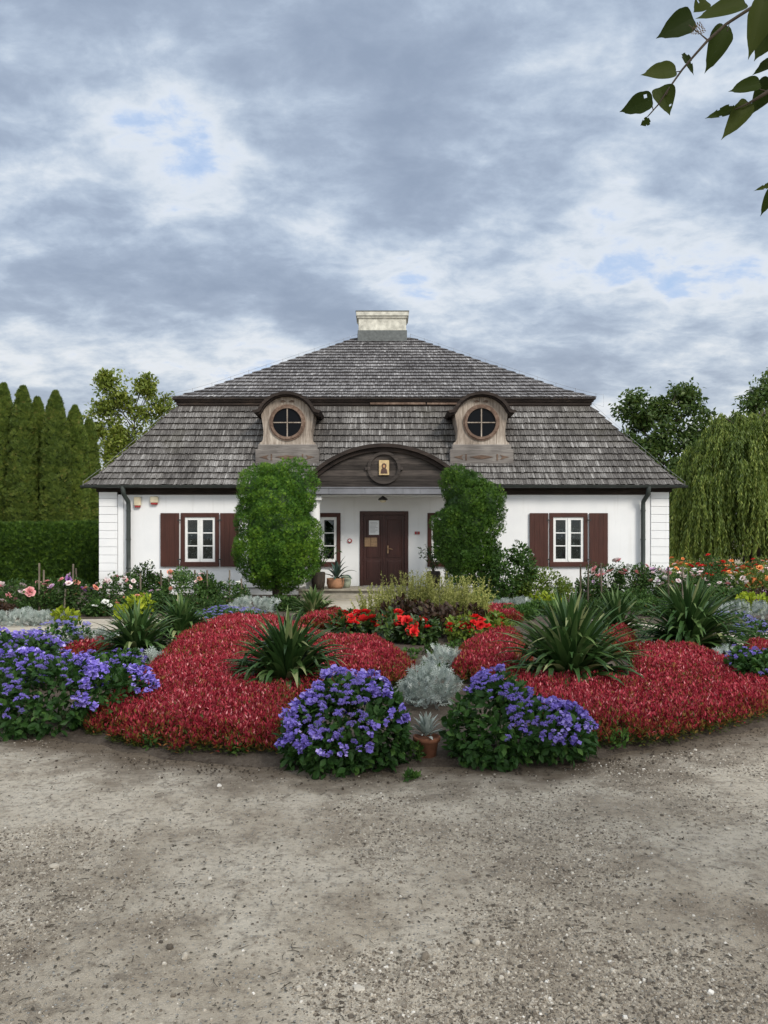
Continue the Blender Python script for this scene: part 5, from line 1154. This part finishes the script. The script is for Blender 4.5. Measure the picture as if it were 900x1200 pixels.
RB('dark bush behind the right border edging', 850, 712, 60, 688, 223, [('pale_petal', 3)])
RB('bush with purple-dark leaves at the right border', 895, 716, 40, 692, 224, [('mauve_petal', 3)], leafmat='coleus')
for k, (px, b, w, top, lb, mat) in enumerate(((640, 722, 46, 706, 'low green filler plant behind the largest yucca', 'shrub'), (690, 724, 44, 704, 'low green filler plant right behind the largest yucca, under the right window', 'rose_leaf'), (722, 716, 40, 694, 'leafy green filler plant between the two biggest yuccas', 'shrub'),
        (770, 722, 46, 702, 'low leafy plant behind the wide yucca near the house corner', 'rose_leaf'), (826, 722, 50, 700, 'low leafy plant right of the wide yucca', 'shrub'), (335, 716, 34, 700, 'low green plant at the foot of the barrel thuja', 'rose_leaf'), (240, 722, 44, 704, 'low green plant behind the smaller yucca', 'rose_leaf'),
        (605, 726, 40, 710, 'low green plant next to the right red patch', 'shrub'), (572, 712, 36, 696, 'dark green strappy plant at the root of the lobed thuja', 'rose_leaf'))):
    RB(lb, px, b, w, top, 240 + k, [], leafmat=mat, name='border_plant', cat='plant')
# rose field on the right: prototypes then copies
protos = []
for fl, mat in (([('orange_petal', 9), ('salmon_petal', 3)], 'shrub_light'), ([('red_petal', 9)], 'rose_leaf'), ([('pale_petal', 9), ('pink_petal', 3)], 'rose_leaf'), ([('orange_petal', 6), ('pale_petal', 5)], 'shrub_light')):
    protos.append((fl, mat))
flab = ['orange-flowered rose bush in the rose field before the willow', 'red-flowered rose bush in the rose field before the willow', 'pale pink rose bush in the rose field before the willow', 'mixed orange and pale rose bush in the rose field before the willow']
first = {}
r = np.random.default_rng(400)
spots = []
for row, (Y, py_top) in enumerate(((18.6, 676), (20.2, 668), (22.2, 660), (24.6, 655), (27.5, 652))):
    px = 800 - row * 2
    while px < 925:
        spots.append((px + r.normal(0, 3), Y + r.normal(0, .3), row)); px += 26
for i, (px, Y, row) in enumerate(spots):
    k = [2, 1, 3, 0][int(r.random() * 4)] if row < 3 else [0, 0, 1, 3][int(r.random() * 4)]
    x = (px - 450) * Y / F
    if x < 8.3 and Y > 21: x = 8.6
    if k not in first:
        fl, mat = protos[k]
        o = first[k] = rose_bush(flab[k], x, Y, 1.0, .95, 410 + k, fl, leafmat=mat, n=300, size=.065, leaf=.06, group='roses of the field before the willow')
    else:
        o = copy_tree(first[k]); o.location = (x, Y, 0)
    o.rotation_euler[2] = r.random() * 6.28; s0 = .85 + .35 * r.random(); o.scale = (s0, s0, s0 * (.85 + .25 * r.random()))

# stakes
stk = [(46, 722, 660, 'tall wooden stake in the far left rose'), (51, 721, 668, 'short wooden stake right beside the tall far left one'), (84, 720, 661, 'tall wooden stake in the purple and salmon rose'), (90, 719, 666, 'thin wooden stake next to the tall one before the hedge end'),
       (75, 722, 690, 'thin pale cane low in the left roses'), (165, 716, 672, 'pale stake in the slim white-flowered bush'), (190, 714, 668, 'stake under the left shutter'), (197, 714, 669, 'second stake under the left shutter'), (229, 713, 668, 'stake at the right side of the window roses'),
       (243, 713, 668, 'thin stake behind the pale pink tall flower'), (269, 712, 668, 'dark stake left of the barrel thuja'), (283, 712, 678, 'short dark stake at the edge of the barrel thuja'), (680, 710, 661, 'dark stake left of the right window roses'), (689, 710, 664, 'second dark stake under the right window'),
       (784, 712, 664, 'dark stake at the right house corner'), (800, 712, 664, 'dark stake just beyond the right house corner'), (705, 709, 660, 'wooden stake inside the big pink rose')]
for px, b, tpy, lb in stk:
    x, y = ground_at(px, b); mb = MB(); h = zat(tpy, y); w = .016
    mb.bbox(-w, w, -w, w, -.1, h, .004, rnd=random.random()); o = mb.build('stake', M['stake']); o.location = (x, y, 0); o.rotation_euler = (random.gauss(0, .02), random.gauss(0, .02), random.random()); tag(o, lb, 'stake', 'wooden plant stakes in the borders')

# ------------------------------------------------------------------ potted plants on the porch
ag = thing('potted_agave', 'blue-green agave in a round terracotta bowl on the porch step', 'potted plant', ((393 - 450) * 20.35 / F, 20.35, .252))
mb = MB(); mb.lathe([(.002, 0), (.17, 0), (.215, .06), (.235, .15), (.23, .24), (.235, .27), (.22, .275), (.205, .25), (.002, .235)], 0, 0, 32); mb.build('pot', M['terracotta'], ag)
mb = MB(); r = np.random.default_rng(9); strap_leaves(mb, 17, .62, .048, r, 1.35, .15, 1.5, 8, .06, 0, .5); o = mb.build('leaves', M['agave'], ag); o.location = (.04, 0, .235)
wp = thing('garden_pot', 'white and green glazed pot standing behind the terracotta bowl', 'pot', ((405.5 - 450) * 20.75 / F, 20.75, .252))
mb = MB(); mb.lathe([(.002, 0), (.10, 0), (.135, .12), (.14, .26), (.125, .32), (.115, .31), (.002, .28)], 0, 0, 24); mb.build('pot', plain_mat('glazed_pot', (0.30, 0.34, 0.26), .35, .5, .4, 3), wp)
def oleander(label, x, y, h, w, seed, n):
    r = np.random.default_rng(seed); root = thing('potted_shrub', label, 'potted plant', (x, y, .252)); mb = MB(); mb.lathe([(.002, 0), (.15, 0), (.18, .2), (.185, .42), (.17, .45), (.16, .43), (.002, .40)], 0, 0, 20); mb.build('pot', M['dark_pot'], root)
    st_ = MB(); lf = MB()
    for i in range(n):
        a_ = r.random() * 6.28; e = np.array([cos(a_) * w * (.3 + .7 * r.random()), sin(a_) * w * .6, .45 + h * (.45 + .55 * r.random())]); P = [np.array([0, 0, .4]), np.array([e[0] * .35, e[1] * .35, .4 + (e[2] - .4) * .55]), e]; st_.tube(P, [.008, .006, .003], 5)
        k = 22; t_ = .25 + .75 * r.random(k); p = np.stack([np.interp(t_, [0, .5, 1], [q_[c] for q_ in P]) for c in range(3)], 1); lf.inst(LANCE, p, frames(rdir(k, r) + np.array([0, 0, .4]), rdir(k, r) + np.array([0, 0, .6])), .11 * (.7 + .5 * r.random(k)), r.random(k) * .6)
    st_.build('stem', M['twig'], root); lf.build('leaves', M['rose_leaf'], root)
oleander('sparse dark shrub in a dark barrel pot left of the porch pillar', (373 - 450) * 20.1 / F, 20.1, 1.05, .72, 18, 22)
oleander('sparse dark shrub in a pot half hidden by the lobed thuja', (508 - 450) * 20.6 / F, 20.6, .80, .50, 19, 11)

# ------------------------------------------------------------------ linden branch over the camera
lt = thing('linden_tree', 'linden tree whose leafy twigs hang into the top right of the photo', 'tree', (4.2, 1.2, 0), world_parts=True)
DL = 2.3
def sk(cx, cy, d=DL):                      # crop coordinates of the upper right corner -> a point on the hanging twigs
    px = 680 + cx / 4.09; py = cy / 4.09; return np.array([(px - 450) * d / F, d, EYE - (py - HOR) * d / F])
mb = MB()
mb.tube([(4.2, 1.2, -.2), (4.15, 1.2, 1.0), (4.25, 1.25, 2.4), (4.1, 1.2, 4.0), (4.2, 1.3, 6.0)], [.26, .20, .17, .13, .06], 12)
mb.tube([(4.22, 1.23, 2.6), (3.2, 1.6, 3.6), (2.3, 2.1, 3.75), sk(1050, -60)], [.08, .05, .025, .012], 8)
tw1 = [sk(1050, -60), sk(900, -10), sk(800, 50), sk(700, 115), sk(610, 195), sk(550, 262), sk(490, 332), sk(420, 430), sk(375, 500), sk(322, 560)]
mb.tube(tw1, np.linspace(.006, .0016, len(tw1)), 6)
tw2 = [sk(1150, 250), sk(1000, 370), sk(900, 440), sk(850, 470), sk(800, 498), sk(740, 525)]; mb.tube([(2.3, 2.1, 3.75), sk(1250, 120)] + tw2, np.linspace(.012, .0016, len(tw2) + 2), 6)
tw3 = [sk(1250, 120), sk(1150, 560), sk(1000, 780), sk(905, 890)]; mb.tube(tw3, np.linspace(.006, .002, 4), 6)
for c, d in (((520, 120), (610, 190)), ((560, 150), (610, 195)), ((450, 345), (480, 342)), ((340, 490), (350, 530)), ((715, 110), (705, 150)), ((800, 50), (850, 30)), ((425, 425), (412, 455)), ((545, 270), (528, 290)), ((835, 420), (900, 440))): mb.tube([sk(*d), sk(*c)], [.0016, .0012], 5)
for k in range(16):
    e = np.array([rng.uniform(-1.8, 6.5), rng.uniform(-3, 1.6), rng.uniform(4.6, 6.4)]); s0_ = np.array([4.15, 1.2, rng.uniform(2.8, 4.6)]); mb.tube([s0_, (s0_ + e) / 2 + (0, 0, .3), e], [.06, .035, .01], 6)
mb.build('branch', M['bark'], lt)
r = np.random.default_rng(67); n = 10000; P = np.stack([r.uniform(-2.2, 7.0, n), r.uniform(-3.5, 1.9, n), r.uniform(3.9, 6.2, n)], 1)
P[:, 2] += .16 * np.clip(P[:, 1], 0, 9) + .5; P = P[(vnoise(P[:, 0] * .9, P[:, 1] * .9 + P[:, 2], 5) > .33)]
lcan = MB(); lcan.inst(LEAF2, P, frames(rdir(len(P), r) + np.array([0, 0, -.5]), rdir(len(P), r) * .6 + np.array([0, 0, 1.])), .13 * (.7 + .5 * r.random(len(P))), np.clip(.45 + .2 * r.normal(size=len(P)), 0, 1)); lcan.build('crown', M['linden_leaf'], lt)
LEAVES = [((530, 90), (382, 168), 118, 0), ((600, 5), (548, 52), 90, 0), ((585, 130), (528, 165), 62, 2), ((690, 135), (614, 328), 112, 0), ((780, 20), (560, 92), 105, 0), ((880, 10), (820, 258), 125, 0), ((930, 120), (838, 285), 100, 0), ((495, 262), (545, 350), 40, 1),
          ((448, 338), (296, 360), 92, 0), ((336, 478), (194, 532), 96, 0), ((385, 425), (430, 530), 105, 0), ((330, 575), (290, 600), 42, 1), ((852, 400), (714, 440), 76, 0), ((935, 300), (836, 340), 66, 0), ((905, 390), (828, 540), 96, 0), ((800, 500), (698, 642), 92, 0), ((728, 520), (604, 566), 46, 1),
          ((925, 880), (842, 910), 26, 1), ((930, 900), (868, 1032), 60, 0), ((1000, 200), (960, 420), 130, 0), ((1050, 420), (980, 600), 110, 0), ((960, 10), (1060, 160), 140, 0), ((760, -60), (680, 20), 110, 0)]
mb = MB(); r = np.random.default_rng(66)
hp = [(0, 0), (.20, -.07), (.40, .02), (.50, .20), (.49, .38), (.42, .55), (.31, .70), (.18, .84), (.07, .93), (0, 1.06)]
for (bx, by), (tx, ty), wpx, kind in LEAVES:
    dd = DL + r.normal(0, .06); B = sk(bx, by, dd); Tt = sk(tx, ty, dd + r.normal(0, .02)); Yv = Tt - B; ln = np.linalg.norm(Yv); Yv /= ln; wv = wpx / 4.09 * dd / F
    Xv = nrm(np.cross(Yv, np.array([0, -1., 0]) + r.normal(size=3) * .22)); Zv = np.cross(Xv, Yv); tone = np.clip(r.normal(.45, .2), 0, 1)
    if kind == 2: tone = .1
    curl = .12 + .1 * r.random(); bend = r.normal(.05, .06)
    def pt(u, v): return B + Xv * (u * wv) + Yv * (v * ln) + Zv * (curl * wv * (abs(u) * 2) ** 2 - bend * ln * v * v)
    for sgn in (-1, 1):
        out = [(sgn * u * (1 + r.normal(0, .05)), v + r.normal(0, .012)) for u, v in hp]; out[0] = (0, 0); out[-1] = (0, 1.06)
        # serrated rim
        rim = []
        for a_, b_ in zip(out[:-1], out[1:]): rim += [a_, ((a_[0] * .5 + b_[0] * .5) * 1.03, a_[1] * .5 + b_[1] * .5 - .012)]
        rim.append(out[-1]); n = len(rim); hole_ = set()
        if kind == 1: hole_ = {3, 4, 9}
        elif r.random() < .18: hole_ = {int(r.integers(4, n - 4))}
        V = []; rows = [0, .34, .68, 1.0]
        for u, v in rim: V += [pt(u * k, v) for k in rows]
        Fc = []
        for i in range(n - 1):
            for k in range(3):
                if i in hole_ and k == (1 if kind != 1 else 2): continue
                if kind == 2 and (i + k) % 2: continue
                f = [4 * i + k, 4 * i + k + 1, 4 * i + 4 + k + 1, 4 * i + 4 + k]; Fc.append(f if sgn > 0 else f[::-1])
        mb.add(V, np.array(Fc), tone, 1 if kind == 2 else 0, True)
mb.build('leaves', [M['linden_leaf'], M['dry_leaf']], lt)
